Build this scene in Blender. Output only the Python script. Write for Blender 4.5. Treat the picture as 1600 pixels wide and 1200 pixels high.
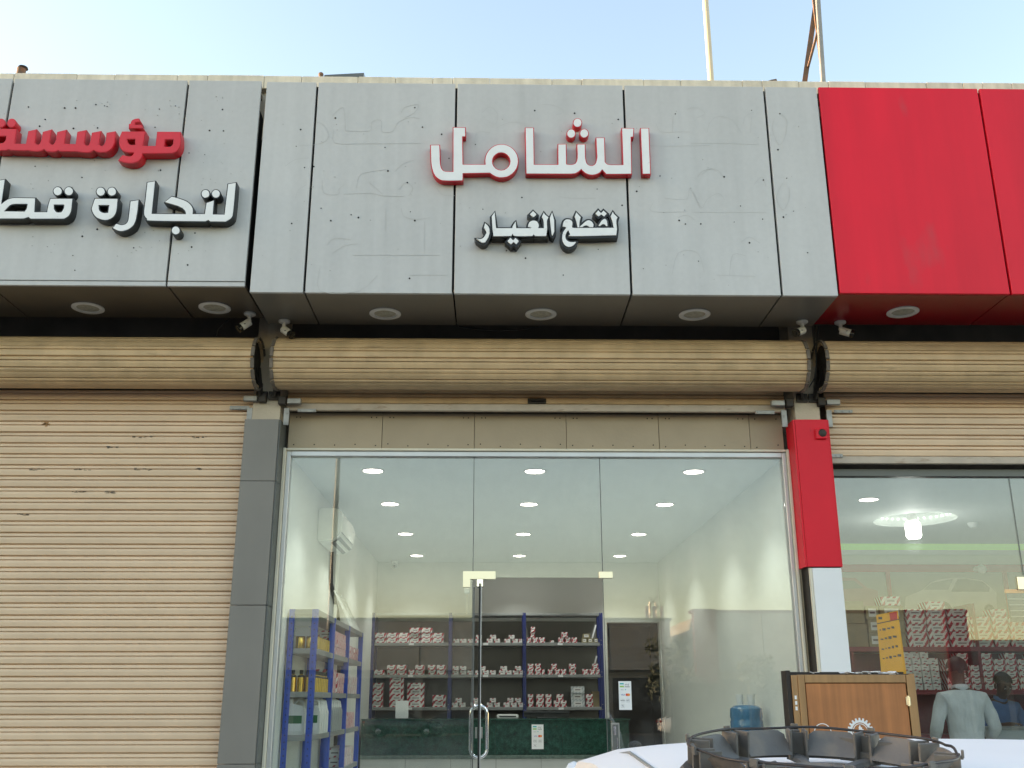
import bpy, bmesh, math, random
from mathutils import Matrix, Vector
for o in list(bpy.data.objects): bpy.data.objects.remove(o)
SC = bpy.context.scene
random.seed(7)
PI = math.pi

# ------------------------------------------------------------------ camera, sky, sun, exposure
cam = bpy.data.cameras.new('camera'); camo = bpy.data.objects.new('camera', cam); SC.collection.objects.link(camo)
cam.sensor_width = 36.0; cam.lens = 35.55; cam.clip_start = 0.05; cam.clip_end = 4000
Mr = Matrix(((0.9998241887, -0.0045204590, -0.0181977220), (-0.0187162548, -0.2994600756, -0.9539252408), (-0.0011373115, 0.9540981231, -0.2994920332)))
camo.matrix_world = Matrix.Translation((0, -8.0, 1.55)) @ Mr.to_4x4()
SC.camera = camo
SUN_EL = math.radians(7.5); SUN_AZ = math.radians(-84.0)      # azimuth clockwise from +Y: low in the west, left of and a little behind the shop row
W = bpy.data.worlds.new('World'); SC.world = W; W.use_nodes = True
wn = W.node_tree; wn.nodes.clear()
sky = wn.nodes.new('ShaderNodeTexSky'); sky.sky_type = 'NISHITA'; sky.sun_disc = False
sky.sun_elevation = SUN_EL; sky.sun_rotation = SUN_AZ; sky.air_density = 1.0; sky.dust_density = 1.0; sky.ozone_density = 1.0
bg = wn.nodes.new('ShaderNodeBackground'); bg.inputs['Strength'].default_value = 0.15
wo = wn.nodes.new('ShaderNodeOutputWorld')
wn.links.new(sky.outputs[0], bg.inputs[0]); wn.links.new(bg.outputs[0], wo.inputs[0])
sl = bpy.data.lights.new('sun', 'SUN'); sl.energy = 2.6; sl.angle = math.radians(0.5); sl.color = (1.0, 0.80, 0.56)
so = bpy.data.objects.new('sun', sl); SC.collection.objects.link(so)
sd = Vector((math.sin(SUN_AZ) * math.cos(SUN_EL), math.cos(SUN_AZ) * math.cos(SUN_EL), math.sin(SUN_EL)))
so.rotation_euler = (-sd).to_track_quat('-Z', 'Y').to_euler(); so.location = (-20, 10, 30)
SC.view_settings.view_transform = 'Standard'; SC.view_settings.look = 'None'
SC.view_settings.gamma = 1.0; SC.view_settings.use_curve_mapping = False
SC.view_settings.exposure = 2.42
SC.view_settings.use_white_balance = True; SC.view_settings.white_balance_temperature = 7350; SC.view_settings.white_balance_tint = 16
SC.cycles.use_denoising = True
SC.cycles.max_bounces = 8; SC.cycles.transparent_max_bounces = 16; SC.cycles.sample_clamp_indirect = 6.0

# ------------------------------------------------------------------ materials
MATS = {}
def mat(name, col, rough=0.6, metal=0.0, var=None, var2=None, bump=None, streak=None, rnd=0.0, coat=0.0, spec=0.5, dirt=None):
    """var=(scale, amount) soft blotches; streak=(scale xyz, amount); bump=(scale, strength); rnd = per-object value jitter; dirt=(scale, threshold, colour)"""
    m = bpy.data.materials.new(name); m.use_nodes = True; n = m.node_tree; L = n.links
    b = n.nodes['Principled BSDF']
    b.inputs['Roughness'].default_value = rough; b.inputs['Metallic'].default_value = metal
    b.inputs['Specular IOR Level'].default_value = spec
    if coat: b.inputs['Coat Weight'].default_value = coat; b.inputs['Coat Roughness'].default_value = 0.06
    tc = n.nodes.new('ShaderNodeTexCoord'); out = None; crd = tc.outputs['Object']
    if rnd:                                                # shift the pattern from piece to piece
        o2 = n.nodes.new('ShaderNodeObjectInfo'); sc_ = n.nodes.new('ShaderNodeVectorMath'); sc_.operation = 'SCALE'; sc_.inputs[0].default_value = (37, 11, 23); L.new(o2.outputs['Random'], sc_.inputs['Scale'])
        ad = n.nodes.new('ShaderNodeVectorMath'); L.new(crd, ad.inputs[0]); L.new(sc_.outputs[0], ad.inputs[1]); crd = ad.outputs[0]
    rgb = n.nodes.new('ShaderNodeRGB'); rgb.outputs[0].default_value = (*col, 1); out = rgb.outputs[0]
    def noise(scale, det=4):
        t = n.nodes.new('ShaderNodeTexNoise'); t.inputs['Detail'].default_value = det
        if isinstance(scale, tuple):
            mp = n.nodes.new('ShaderNodeMapping'); mp.inputs['Scale'].default_value = scale
            L.new(crd, mp.inputs[0]); L.new(mp.outputs[0], t.inputs['Vector']); t.inputs['Scale'].default_value = 1
        else:
            L.new(crd, t.inputs['Vector']); t.inputs['Scale'].default_value = scale
        return t.outputs['Fac']
    def modulate(fac, amt):
        nonlocal out
        mr = n.nodes.new('ShaderNodeMapRange'); mr.inputs[1].default_value = .25; mr.inputs[2].default_value = .75
        mr.inputs[3].default_value = 1 - amt; mr.inputs[4].default_value = 1 + amt; L.new(fac, mr.inputs[0])
        vm = n.nodes.new('ShaderNodeVectorMath'); vm.operation = 'SCALE'
        L.new(out, vm.inputs[0]); L.new(mr.outputs[0], vm.inputs['Scale']); out = vm.outputs[0]
    if var: modulate(noise(var[0]), var[1])
    if var2: modulate(noise(var2[0]), var2[1])
    if streak: modulate(noise(streak[0]), streak[1])
    if rnd:
        oi = n.nodes.new('ShaderNodeObjectInfo'); mr = n.nodes.new('ShaderNodeMapRange')
        mr.inputs[3].default_value = 1 - rnd; mr.inputs[4].default_value = 1 + rnd; L.new(oi.outputs['Random'], mr.inputs[0])
        vm = n.nodes.new('ShaderNodeVectorMath'); vm.operation = 'SCALE'; L.new(out, vm.inputs[0]); L.new(mr.outputs[0], vm.inputs['Scale']); out = vm.outputs[0]
    if dirt:
        f = noise(dirt[0], 6); mr = n.nodes.new('ShaderNodeMapRange'); mr.inputs[1].default_value = dirt[1]; mr.inputs[2].default_value = dirt[1] + .12
        mr.inputs[3].default_value = 0; mr.inputs[4].default_value = dirt[3] if len(dirt) > 3 else .8; L.new(f, mr.inputs[0])
        mx = n.nodes.new('ShaderNodeMix'); mx.data_type = 'RGBA'; L.new(mr.outputs[0], mx.inputs[0]); L.new(out, mx.inputs[6]); mx.inputs[7].default_value = (*dirt[2], 1); out = mx.outputs[2]
    L.new(out, b.inputs['Base Color'])
    if bump:
        bp = n.nodes.new('ShaderNodeBump'); bp.inputs['Strength'].default_value = bump[1]; bp.inputs['Distance'].default_value = .03 if name.startswith('shirt') else .01
        L.new(noise(bump[0]), bp.inputs['Height']); L.new(bp.outputs[0], b.inputs['Normal'])
    MATS[name] = m; return m
def emis(name, col, s):
    m = bpy.data.materials.new(name); m.use_nodes = True; n = m.node_tree; b = n.nodes['Principled BSDF']
    b.inputs['Base Color'].default_value = (*col, 1); b.inputs['Emission Color'].default_value = (*col, 1); b.inputs['Emission Strength'].default_value = s
    MATS[name] = m; return m
def glassmat(name, tint=(.935, .955, .94), base=.07, gloss_rough=0.0):
    m = bpy.data.materials.new(name); m.use_nodes = True; n = m.node_tree; n.nodes.clear(); L = n.links
    lw = n.nodes.new('ShaderNodeLayerWeight'); pw = n.nodes.new('ShaderNodeMath'); pw.operation = 'POWER'; pw.inputs[1].default_value = 5
    L.new(lw.outputs['Facing'], pw.inputs[0])
    ma = n.nodes.new('ShaderNodeMath'); ma.operation = 'MULTIPLY_ADD'; ma.inputs[1].default_value = .9; ma.inputs[2].default_value = base; ma.use_clamp = True
    L.new(pw.outputs[0], ma.inputs[0])
    t = n.nodes.new('ShaderNodeBsdfTransparent'); t.inputs[0].default_value = (*tint, 1)
    g = n.nodes.new('ShaderNodeBsdfGlossy'); g.inputs['Roughness'].default_value = gloss_rough; g.inputs[0].default_value = (1, 1, 1, 1)
    mx = n.nodes.new('ShaderNodeMixShader'); o = n.nodes.new('ShaderNodeOutputMaterial')
    L.new(ma.outputs[0], mx.inputs[0]); L.new(t.outputs[0], mx.inputs[1]); L.new(g.outputs[0], mx.inputs[2])
    tc = n.nodes.new('ShaderNodeTexCoord'); nz = n.nodes.new('ShaderNodeTexNoise'); nz.inputs['Scale'].default_value = 2.6; nz.inputs['Detail'].default_value = 8; nz.inputs['Roughness'].default_value = .7
    L.new(tc.outputs['Object'], nz.inputs['Vector']); mr = n.nodes.new('ShaderNodeMapRange'); mr.inputs[1].default_value = .42; mr.inputs[2].default_value = .75; mr.inputs[4].default_value = .045; L.new(nz.outputs['Fac'], mr.inputs[0])
    df = n.nodes.new('ShaderNodeBsdfDiffuse'); df.inputs[0].default_value = (.6, .58, .54, 1); m2 = n.nodes.new('ShaderNodeMixShader')     # thin dust film
    L.new(mr.outputs[0], m2.inputs[0]); L.new(mx.outputs[0], m2.inputs[1]); L.new(df.outputs[0], m2.inputs[2]); L.new(m2.outputs[0], o.inputs[0])
    MATS[name] = m; return m
def stripes(name, c1, c2, pitch, duty=.5, label=True, lab=(.70, .69, .67)):
    """printed carton: diagonal stripes with a pale label and a grey print line in its middle"""
    m = bpy.data.materials.new(name); m.use_nodes = True; n = m.node_tree; L = n.links; b = n.nodes['Principled BSDF']; b.inputs['Roughness'].default_value = .45
    tc = n.nodes.new('ShaderNodeTexCoord'); sx = n.nodes.new('ShaderNodeSeparateXYZ'); L.new(tc.outputs['Object'], sx.inputs[0])
    def M(op, a, c=None, d=None):
        t = n.nodes.new('ShaderNodeMath'); t.operation = op
        for i, v in enumerate((a, c, d)):
            if v is None: continue
            if isinstance(v, (int, float)): t.inputs[i].default_value = v
            else: L.new(v, t.inputs[i])
        return t.outputs[0]
    s = M('SUBTRACT', M('ADD', sx.outputs[0], sx.outputs[1]), M('MULTIPLY', sx.outputs[2], .75))
    f = M('LESS_THAN', M('FRACT', M('DIVIDE', s, pitch)), duty)
    mx = n.nodes.new('ShaderNodeMix'); mx.data_type = 'RGBA'; L.new(f, mx.inputs[0]); mx.inputs[6].default_value = (*c1, 1); mx.inputs[7].default_value = (*c2, 1)
    out = mx.outputs[2]
    if label:
        g = n.nodes.new('ShaderNodeSeparateXYZ'); L.new(tc.outputs['Generated'], g.inputs[0])
        ax = M('ABSOLUTE', M('SUBTRACT', g.outputs[0], .5)); az = M('ABSOLUTE', M('SUBTRACT', g.outputs[2], .5))
        k = M('MULTIPLY', M('LESS_THAN', ax, .30), M('LESS_THAN', az, .30))
        m2 = n.nodes.new('ShaderNodeMix'); m2.data_type = 'RGBA'; L.new(k, m2.inputs[0]); L.new(out, m2.inputs[6]); m2.inputs[7].default_value = (*lab, 1)
        k2 = M('MULTIPLY', M('LESS_THAN', ax, .2), M('LESS_THAN', az, .07))
        m3 = n.nodes.new('ShaderNodeMix'); m3.data_type = 'RGBA'; L.new(k2, m3.inputs[0]); L.new(m2.outputs[2], m3.inputs[6]); m3.inputs[7].default_value = (.16, .12, .12, 1); out = m3.outputs[2]
    L.new(out, b.inputs['Base Color']); MATS[name] = m; return m

mat('grey_panel', (.52, .512, .50), .42, var=(.9, .05), streak=((9, 9, .5), .06), var2=(30, .03))
mat('grey_panel_l', (.505, .498, .487), .42, var=(.9, .05), streak=((9, 9, .5), .06), var2=(30, .03))
mat('red_panel', (.78, .008, .028), .42, spec=.3, var=(1.2, .05), streak=((5, 5, .4), .09), dirt=((3, 3, 1.2), .62, (.52, .06, .07), .6))
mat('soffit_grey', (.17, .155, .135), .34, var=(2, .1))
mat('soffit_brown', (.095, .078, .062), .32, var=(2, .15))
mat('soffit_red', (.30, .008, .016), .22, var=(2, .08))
mat('joint_dark', (.012, .012, .012), .8)
mat('letter_red', (.60, .006, .018), .35, var=(8, .06))
mat('letter_red_face', (.72, .02, .035), .35, var=(8, .05))
mat('letter_white', (.80, .80, .79), .4, var=(10, .04), dirt=(28, .66, (.45, .42, .40), .5))
mat('letter_black', (.0055, .0065, .007), .4, var=(6, .2))
mat('stain', (.30, .29, .28), .6)
mat('hole', (.02, .02, .02), .9)
mat('coping', (.72, .63, .50), .85, var=(6, .12), streak=((18, 18, 2), .14), rnd=.06, bump=(40, .3))
mat('plaster', (.52, .44, .34), .85, var=(4, .1), bump=(50, .3))
mat('plaster_dark', (.20, .175, .15), .9, var=(4, .2))
mat('slat_paint', (.72, .525, .36), .5, var=(1.3, .05), streak=((5, 5, 2), .05), rnd=.04, dirt=((1.6, 30, 22), .66, (.36, .27, .18), .55), bump=(60, .05))
mat('slat_worn', (.60, .42, .245), .55, var=(2.5, .10), streak=((7, 7, 3), .14), rnd=.10, dirt=((3, 22, 22), .63, (.26, .18, .11), .6), bump=(60, .08))
mat('bottom_bar', (.50, .42, .34), .55, var=(8, .12), dirt=((8, 30, 30), .60, (.30, .2, .13), .8))
mat('rim_dirty', (.17, .14, .115), .65, .2, var=(14, .3), dirt=(25, .6, (.06, .045, .035), .8))
mat('galv', (.34, .33, .31), .5, .6, var=(14, .18), dirt=(20, .62, (.12, .09, .07), .8))
mat('steel_dark', (.045, .038, .033), .6, .4, var=(12, .3))
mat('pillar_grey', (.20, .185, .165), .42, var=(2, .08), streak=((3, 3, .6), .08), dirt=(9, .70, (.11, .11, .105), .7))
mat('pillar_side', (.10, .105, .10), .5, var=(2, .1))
mat('pillar_red', (.74, .008, .026), .42, spec=.3, var=(3, .06), dirt=(14, .70, (.30, .02, .03), .6))
mat('pillar_white', (.80, .80, .81), .4, var=(3, .04))
mat('cream_trim', (.70, .64, .52), .6, var=(6, .08))
mat('alu', (.55, .55, .56), .38, .55, var=(5, .08))
mat('alu_dark', (.13, .135, .13), .4, .3)
mat('board', (.40, .32, .225), .75, var=(3, .07), rnd=.04, bump=(40, .15))
mat('rubber', (.008, .008, .008), .6)
mat('chrome', (.82, .82, .84), .08, 1.0)
mat('brass', (.88, .80, .62), .30, 1.0)
mat('lamp_ring', (.70, .69, .66), .4)
mat('lamp_lens', (.46, .44, .36), .25, var=(30, .2))
mat('cam_white', (.66, .65, .62), .4)
mat('cam_black', (.012, .012, .012), .2)
glassmat('shop_glass'); glassmat('door_glass', (.86, .93, .9), .04)
mat('wall_paint', (.70, .70, .655), .7, var=(1, .02))
mat('ceil_paint', (.70, .72, .70), .7, var=(1, .02))
mat('floor_tile', (.58, .57, .54), .25, var=(2, .05))
emis('lamp_lit', (1.0, 1.0, .98), 3.0); emis('bulb_lit', (.95, 1.0, 1.0), 2.6); emis('led_green', (.42, .85, .22), .035); emis('led_white', (.8, 1, .92), .5)
mat('rack_blue', (.010, .065, .42), .4, var=(6, .08))
mat('rack_navy', (.020, .030, .14), .4, var=(6, .1))
mat('rack_grey', (.25, .255, .25), .45, var=(4, .06))
mat('rack_panel', (.215, .205, .185), .55, var=(4, .05), rnd=.03)
stripes('carton_red', (.74, .72, .70), (.46, .012, .035), .07)
stripes('carton_fine', (.74, .72, .70), (.46, .012, .035), .058)
stripes('carton_white', (.68, .66, .64), (.46, .03, .05), .10, .22)
stripes('carton_silver', (.58, .60, .61), (.40, .44, .45), .045, .4)
stripes('carton_kraft', (.27, .225, .12), (.24, .20, .105), .06, .5)
mat('kraft', (.27, .215, .13), .8, var=(10, .1))
mat('gold', (.78, .52, .12), .22, .85, var=(20, .1))
mat('black_plastic', (.015, .015, .017), .35)
mat('jug_silver', (.42, .44, .44), .35, .3, var=(12, .1))
mat('jug_green', (.012, .14, .055), .4); mat('white_plastic', (.70, .70, .68), .4); mat('offwhite', (.82, .82, .76), .45, var=(6, .03))
mat('ac_louver', (.20, .20, .19), .4)
mat('marble_green', (.012, .05, .036), .15, var=(18, .55), var2=(70, .5))
mat('marble_trim', (.10, .14, .12), .2, var=(30, .3))
mat('tile_white', (.56, .57, .55), .3, var=(4, .05))
mat('paper', (.78, .78, .78), .6); mat('teal', (.02, .42, .45), .5); mat('lime', (.25, .52, .08), .5); mat('orange', (.85, .25, .03), .5)
mat('red_print', (.70, .03, .03), .5); mat('blue_print', (.03, .06, .35), .5); mat('ink', (.05, .05, .055), .6)
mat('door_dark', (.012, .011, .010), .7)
mat('water_blue', (.05, .17, .30), .15, var=(14, .2), coat=.4)
mat('wood_door', (.40, .15, .05), .5, streak=((34, 34, 1.1), .20), var=(4, .22), dirt=((26, 26, 2), .62, (.20, .075, .03), .6), coat=.15)
mat('wood_frame', (.36, .195, .08), .5, streak=((30, 30, 2), .18), var=(4, .1), dirt=(25, .70, (.2, .1, .04), .5), coat=.15)
mat('wood_dark', (.02, .013, .010), .6)
mat('car_white', (.83, .815, .81), .55, spec=.18, var=(3, .02)); mat('car_grey', (.06, .065, .07), .25, coat=1.0); mat('car_glass', (.012, .014, .016), .06)
mat('tyre', (.018, .018, .018), .8); mat('rim', (.45, .45, .46), .3, .9); mat('tail_red', (.5, .02, .02), .2); mat('head_lens', (.7, .72, .74), .1)
mat('hub_plastic', (.115, .105, .095), .5, var=(14, .25), dirt=(16, .52, (.20, .165, .13), .75), bump=(60, .15))
mat('hub_wire', (.05, .045, .045), .45, .5, dirt=(30, .6, (.12, .07, .05), .7))
mat('rust', (.16, .10, .065), .75, .3, var=(10, .3), dirt=(14, .55, (.25, .10, .05), .8))
mat('pole_paint', (.62, .52, .36), .55, var=(4, .1))
mat('pole_steel', (.30, .28, .25), .5, .5, var=(8, .2))
mat('asphalt', (.055, .053, .05), .9, var=(3, .15), var2=(200, .25), bump=(180, .4))
mat('concrete', (.30, .28, .25), .85, var=(2, .12), bump=(60, .3), rnd=.05)
mat('far_wall', (.40, .35, .29), .85, var=(1, .08)); mat('far_light', (.33, .315, .29), .7, var=(.6, .06)); mat('far_dark', (.03, .028, .026), .6)
mat('far_maroon', (.13, .012, .02), .5); mat('far_band', (.16, .19, .12), .6)
mat('bark', (.12, .085, .055), .9, bump=(20, .6)); mat('leaf', (.035, .045, .018), .6, rnd=.0, var=(1.2, .4)); mat('soil', (.14, .10, .07), .95, var=(2, .2))
mat('skin', (.10, .05, .032), .55, var=(10, .06)); mat('hair', (.010, .008, .007), .6, var=(40, .4))
mat('shirt_white', (.58, .60, .62), .8, var=(5, .08), streak=((16, 16, 4), .10), bump=((12, 12, 4), 1.0)); mat('shirt_blue', (.10, .17, .34), .8, var=(5, .06), bump=(9, .5)); mat('trousers', (.06, .06, .065), .8)
mat('shoe', (.02, .018, .016), .4); mat('eye', (.6, .58, .55), .3); mat('lip', (.20, .08, .06), .5)
mat('maroon_shelf', (.22, .012, .025), .4); mat('red_frame', (.42, .05, .05), .5); mat('poster_bg', (.34, .36, .32), .5)
mat('poster_car', (.66, .66, .60), .5); mat('poster_glass', (.20, .21, .185), .5); mat('poster_wheel', (.07, .07, .06), .5); mat('poster_pink', (.40, .22, .20), .5)
mat('yellow', (.95, .42, .008), .4, var=(6, .08), dirt=(7, .66, (.30, .17, .01), .6)); mat('navy', (.014, .03, .055), .4, var=(5, .2)); mat('wire_white', (.66, .66, .62), .4)
mat('cable', (.02, .02, .02), .6)
mat('counter_glass', (.38, .42, .43), .15)
def MT(m): return MATS[m] if isinstance(m, str) else m

# ------------------------------------------------------------------ helpers
COL = SC.collection
ORG = {}                       # world origin of each thing, so that parts can be written in world metres
def tag(o, label=None, cat=None, group=None, kind=None):
    if label: o['label'] = label
    if cat: o['category'] = cat
    if group: o['group'] = group
    if kind: o['kind'] = kind
    return o
def thing(name, label, cat, loc=(0, 0, 0), group=None):
    o = bpy.data.objects.new(name, None); COL.objects.link(o); o.location = loc; o.empty_display_size = .1
    ORG[o.name] = Vector(loc); return tag(o, label, cat, group)
class MB:
    def __init__(s): s.bm = bmesh.new()
    def _add(s, other, M=None):
        me = bpy.data.meshes.new('tmp'); other.to_mesh(me); other.free()
        if M is not None: me.transform(M)
        s.bm.from_mesh(me); bpy.data.meshes.remove(me)
    def box(s, x0, x1, y0, y1, z0, z1, bev=0, M=None, seg=1):
        b = bmesh.new(); bmesh.ops.create_cube(b, size=1)
        for v in b.verts: v.co = Vector((x0 + (v.co.x + .5) * (x1 - x0), y0 + (v.co.y + .5) * (y1 - y0), z0 + (v.co.z + .5) * (z1 - z0)))
        if bev: bmesh.ops.bevel(b, geom=b.edges[:], offset=bev, segments=seg, affect='EDGES')
        s._add(b, M); return s
    def cyl(s, p, q, r, r2=None, n=16, caps=True):
        p, q = Vector(p), Vector(q); b = bmesh.new()
        bmesh.ops.create_cone(b, cap_ends=caps, segments=n, radius1=r, radius2=r if r2 is None else r2, depth=(q - p).length)
        s._add(b, Matrix.Translation((p + q) / 2) @ (q - p).to_track_quat('Z', 'Y').to_matrix().to_4x4()); return s
    def bar(s, p, q, w, h, up=(0, 0, 1)):
        p, q = Vector(p), Vector(q); d = (q - p); L = d.length; d.normalize()
        u = Vector(up); x = d.cross(u)
        if x.length < 1e-4: x = d.cross(Vector((1, 0, 0)))
        x.normalize(); u = x.cross(d)
        M = Matrix((x, d, u)).transposed().to_4x4(); M.translation = (p + q) / 2
        return s.box(-w / 2, w / 2, -L / 2, L / 2, -h / 2, h / 2, 0, M)
    def lathe(s, prof, c=(0, 0, 0), n=24, M=None):
        b = bmesh.new(); rings = []
        for r, z in prof:
            rings.append([b.verts.new((r * math.cos(2 * PI * i / n), r * math.sin(2 * PI * i / n), z)) for i in range(n)] if r > 1e-6 else [b.verts.new((0, 0, z))])
        for A, B in zip(rings, rings[1:]):
            for i in range(n):
                j = (i + 1) % n
                if len(A) == 1 and len(B) == 1: continue
                if len(A) == 1: b.faces.new((A[0], B[j], B[i]))
                elif len(B) == 1: b.faces.new((A[i], A[j], B[0]))
                else: b.faces.new((A[i], A[j], B[j], B[i]))
        T = Matrix.Translation(c)
        s._add(b, T @ M if M is not None else T); return s
    def tube(s, pts, r, n=8, closed=False):
        pts = [Vector(p) for p in pts]; b = bmesh.new(); rings = []; N = len(pts)
        for i, p in enumerate(pts):
            a = pts[(i - 1) % N] if closed or i else p; c = pts[(i + 1) % N] if closed or i < N - 1 else p
            d = (c - a).normalized(); x = d.cross(Vector((0, 0, 1)))
            if x.length < .05: x = d.cross(Vector((0, 1, 0)))
            x.normalize(); y = d.cross(x)
            rr = r[i] if isinstance(r, (list, tuple)) else r
            rings.append([b.verts.new(p + rr * (math.cos(2 * PI * k / n) * x + math.sin(2 * PI * k / n) * y)) for k in range(n)])
        for i in range(N if closed else N - 1):
            A, B = rings[i], rings[(i + 1) % N]
            for k in range(n): b.faces.new((A[k], A[(k + 1) % n], B[(k + 1) % n], B[k]))
        if not closed: b.faces.new(rings[0][::-1]); b.faces.new(rings[-1])
        s._add(b); return s
    def prism(s, poly, d0, d1, axis='y'):
        """polygon (two coordinates) extruded along the third axis; axis y: poly=(x,z); axis x: poly=(y,z); axis z: poly=(x,y)"""
        b = bmesh.new()
        f = {'y': lambda p, d: (p[0], d, p[1]), 'x': lambda p, d: (d, p[0], p[1]), 'z': lambda p, d: (p[0], p[1], d)}[axis]
        A = [b.verts.new(f(p, d0)) for p in poly]; B = [b.verts.new(f(p, d1)) for p in poly]; n = len(poly)
        b.faces.new(A); b.faces.new(B[::-1])
        for i in range(n): b.faces.new((A[i], B[i], B[(i + 1) % n], A[(i + 1) % n]))
        bmesh.ops.recalc_face_normals(b, faces=b.faces[:]); s._add(b); return s
    def ball(s, c, r, sc=(1, 1, 1), sub=2, M=None):
        b = bmesh.new(); bmesh.ops.create_icosphere(b, subdivisions=sub, radius=r)
        T = Matrix.Translation(c) @ (M.to_4x4() if M is not None else Matrix()) @ Matrix.Diagonal((*sc, 1))
        s._add(b, T); return s
    def quad(s, a, b_, c, d):
        v = [s.bm.verts.new(p) for p in (a, b_, c, d)]; s.bm.faces.new(v); return s
    def build(s, name, m, parent=None, base=None, smooth=None, recalc=True):
        me = bpy.data.meshes.new(name)
        if recalc: bmesh.ops.recalc_face_normals(s.bm, faces=s.bm.faces[:])
        s.bm.to_mesh(me); s.bm.free(); return link(name, me, m, parent, base, smooth)
def link(name, me, m, parent=None, base=None, smooth=None):
    o = bpy.data.objects.new(name, me); COL.objects.link(o)
    if m is not None and not me.materials: me.materials.append(MT(m))
    if parent is not None:
        g = ORG[parent.name]; me.transform(Matrix.Translation(-g)); o.parent = parent; ORG[o.name] = g
    else:
        if base is None:
            xs = [v.co for v in me.vertices]; base = ((min(c.x for c in xs) + max(c.x for c in xs)) / 2, (min(c.y for c in xs) + max(c.y for c in xs)) / 2, min(c.z for c in xs))
        base = Vector(base); me.transform(Matrix.Translation(-base)); o.location = base; ORG[o.name] = base
    if smooth:
        for p in me.polygons: p.use_smooth = True
        if smooth is not True:
            try: me.set_sharp_from_angle(angle=math.radians(smooth))
            except Exception: pass
    return o
def struct(name, mb, m): return tag(mb.build(name, m), kind='structure')
def kids(o): return [c for c in o.children]
def copy_tree(o, parent=None):
    c = o.copy(); COL.objects.link(c); c.parent = parent
    for ch in kids(o): copy_tree(ch, c)
    return c
def dup(root, loc, rz=None, label=None):
    c = copy_tree(root); c.location = loc; ORG[c.name] = Vector(loc)
    if rz is not None: c.rotation_euler = (0, 0, rz)
    if label: c['label'] = label
    return c
ORD = ['first', 'second', 'third', 'fourth', 'fifth', 'sixth', 'seventh', 'eighth', 'ninth', 'tenth', 'eleventh', 'twelfth', 'thirteenth', 'fourteenth', 'fifteenth', 'sixteenth']

def area(p): return .5 * sum(p[i][0] * p[(i + 1) % len(p)][1] - p[(i + 1) % len(p)][0] * p[i][1] for i in range(len(p)))
def offset(poly, d):
    """grow (d>0) or shrink (d<0) a closed outline"""
    p = [Vector(q) for q in poly]; n = len(p); sgn = 1 if area(poly) > 0 else -1; out = []
    for i in range(n):
        e1 = (p[i] - p[i - 1]); e2 = (p[(i + 1) % n] - p[i])
        if e1.length < 1e-6 or e2.length < 1e-6: out.append(tuple(p[i])); continue
        e1.normalize(); e2.normalize()
        n1 = Vector((e1.y, -e1.x)) * sgn; n2 = Vector((e2.y, -e2.x)) * sgn
        m = n1 + n2
        if m.length < .3: m = n1
        m.normalize(); k = d / max(.72, m.dot(n1)); out.append(tuple(p[i] + m * k))
    return out
def shape(name, loops, y0, y1, m, parent, smooth=None):
    """flat outline with holes, (x,z) loops, solid between depths y0 (front) and y1 (back)"""
    cu = bpy.data.curves.new(name, 'CURVE'); cu.dimensions = '2D'; cu.fill_mode = 'BOTH'; cu.extrude = abs(y1 - y0) / 2
    for lp in loops:
        sp = cu.splines.new('POLY'); sp.points.add(len(lp) - 1); sp.use_cyclic_u = True
        for i, (x, z) in enumerate(lp): sp.points[i].co = (x, z, 0, 1)
    t = bpy.data.objects.new('tmp', cu); me = t.to_mesh().copy(); t.to_mesh_clear()
    me.transform(Matrix(((1, 0, 0, 0), (0, 0, -1, (y0 + y1) / 2), (0, 1, 0, 0), (0, 0, 0, 1))))
    bpy.data.objects.remove(t); bpy.data.curves.remove(cu); me.name = name
    return link(name, me, m, parent, smooth=smooth)
def text(name, s, size, loc, m, parent, align='CENTER', flip=False):
    cu = bpy.data.curves.new(name, 'FONT'); cu.body = s; cu.size = size; cu.align_x = align; cu.extrude = .0004
    t = bpy.data.objects.new('tmp', cu); me = t.to_mesh().copy(); t.to_mesh_clear()
    me.transform(Matrix(((1, 0, 0, loc[0]), (0, 0, -1, loc[1]), (0, 1, 0, loc[2]), (0, 0, 0, 1))))
    bpy.data.objects.remove(t); bpy.data.curves.remove(cu); me.name = name
    return link(name, me, m, parent)

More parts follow.
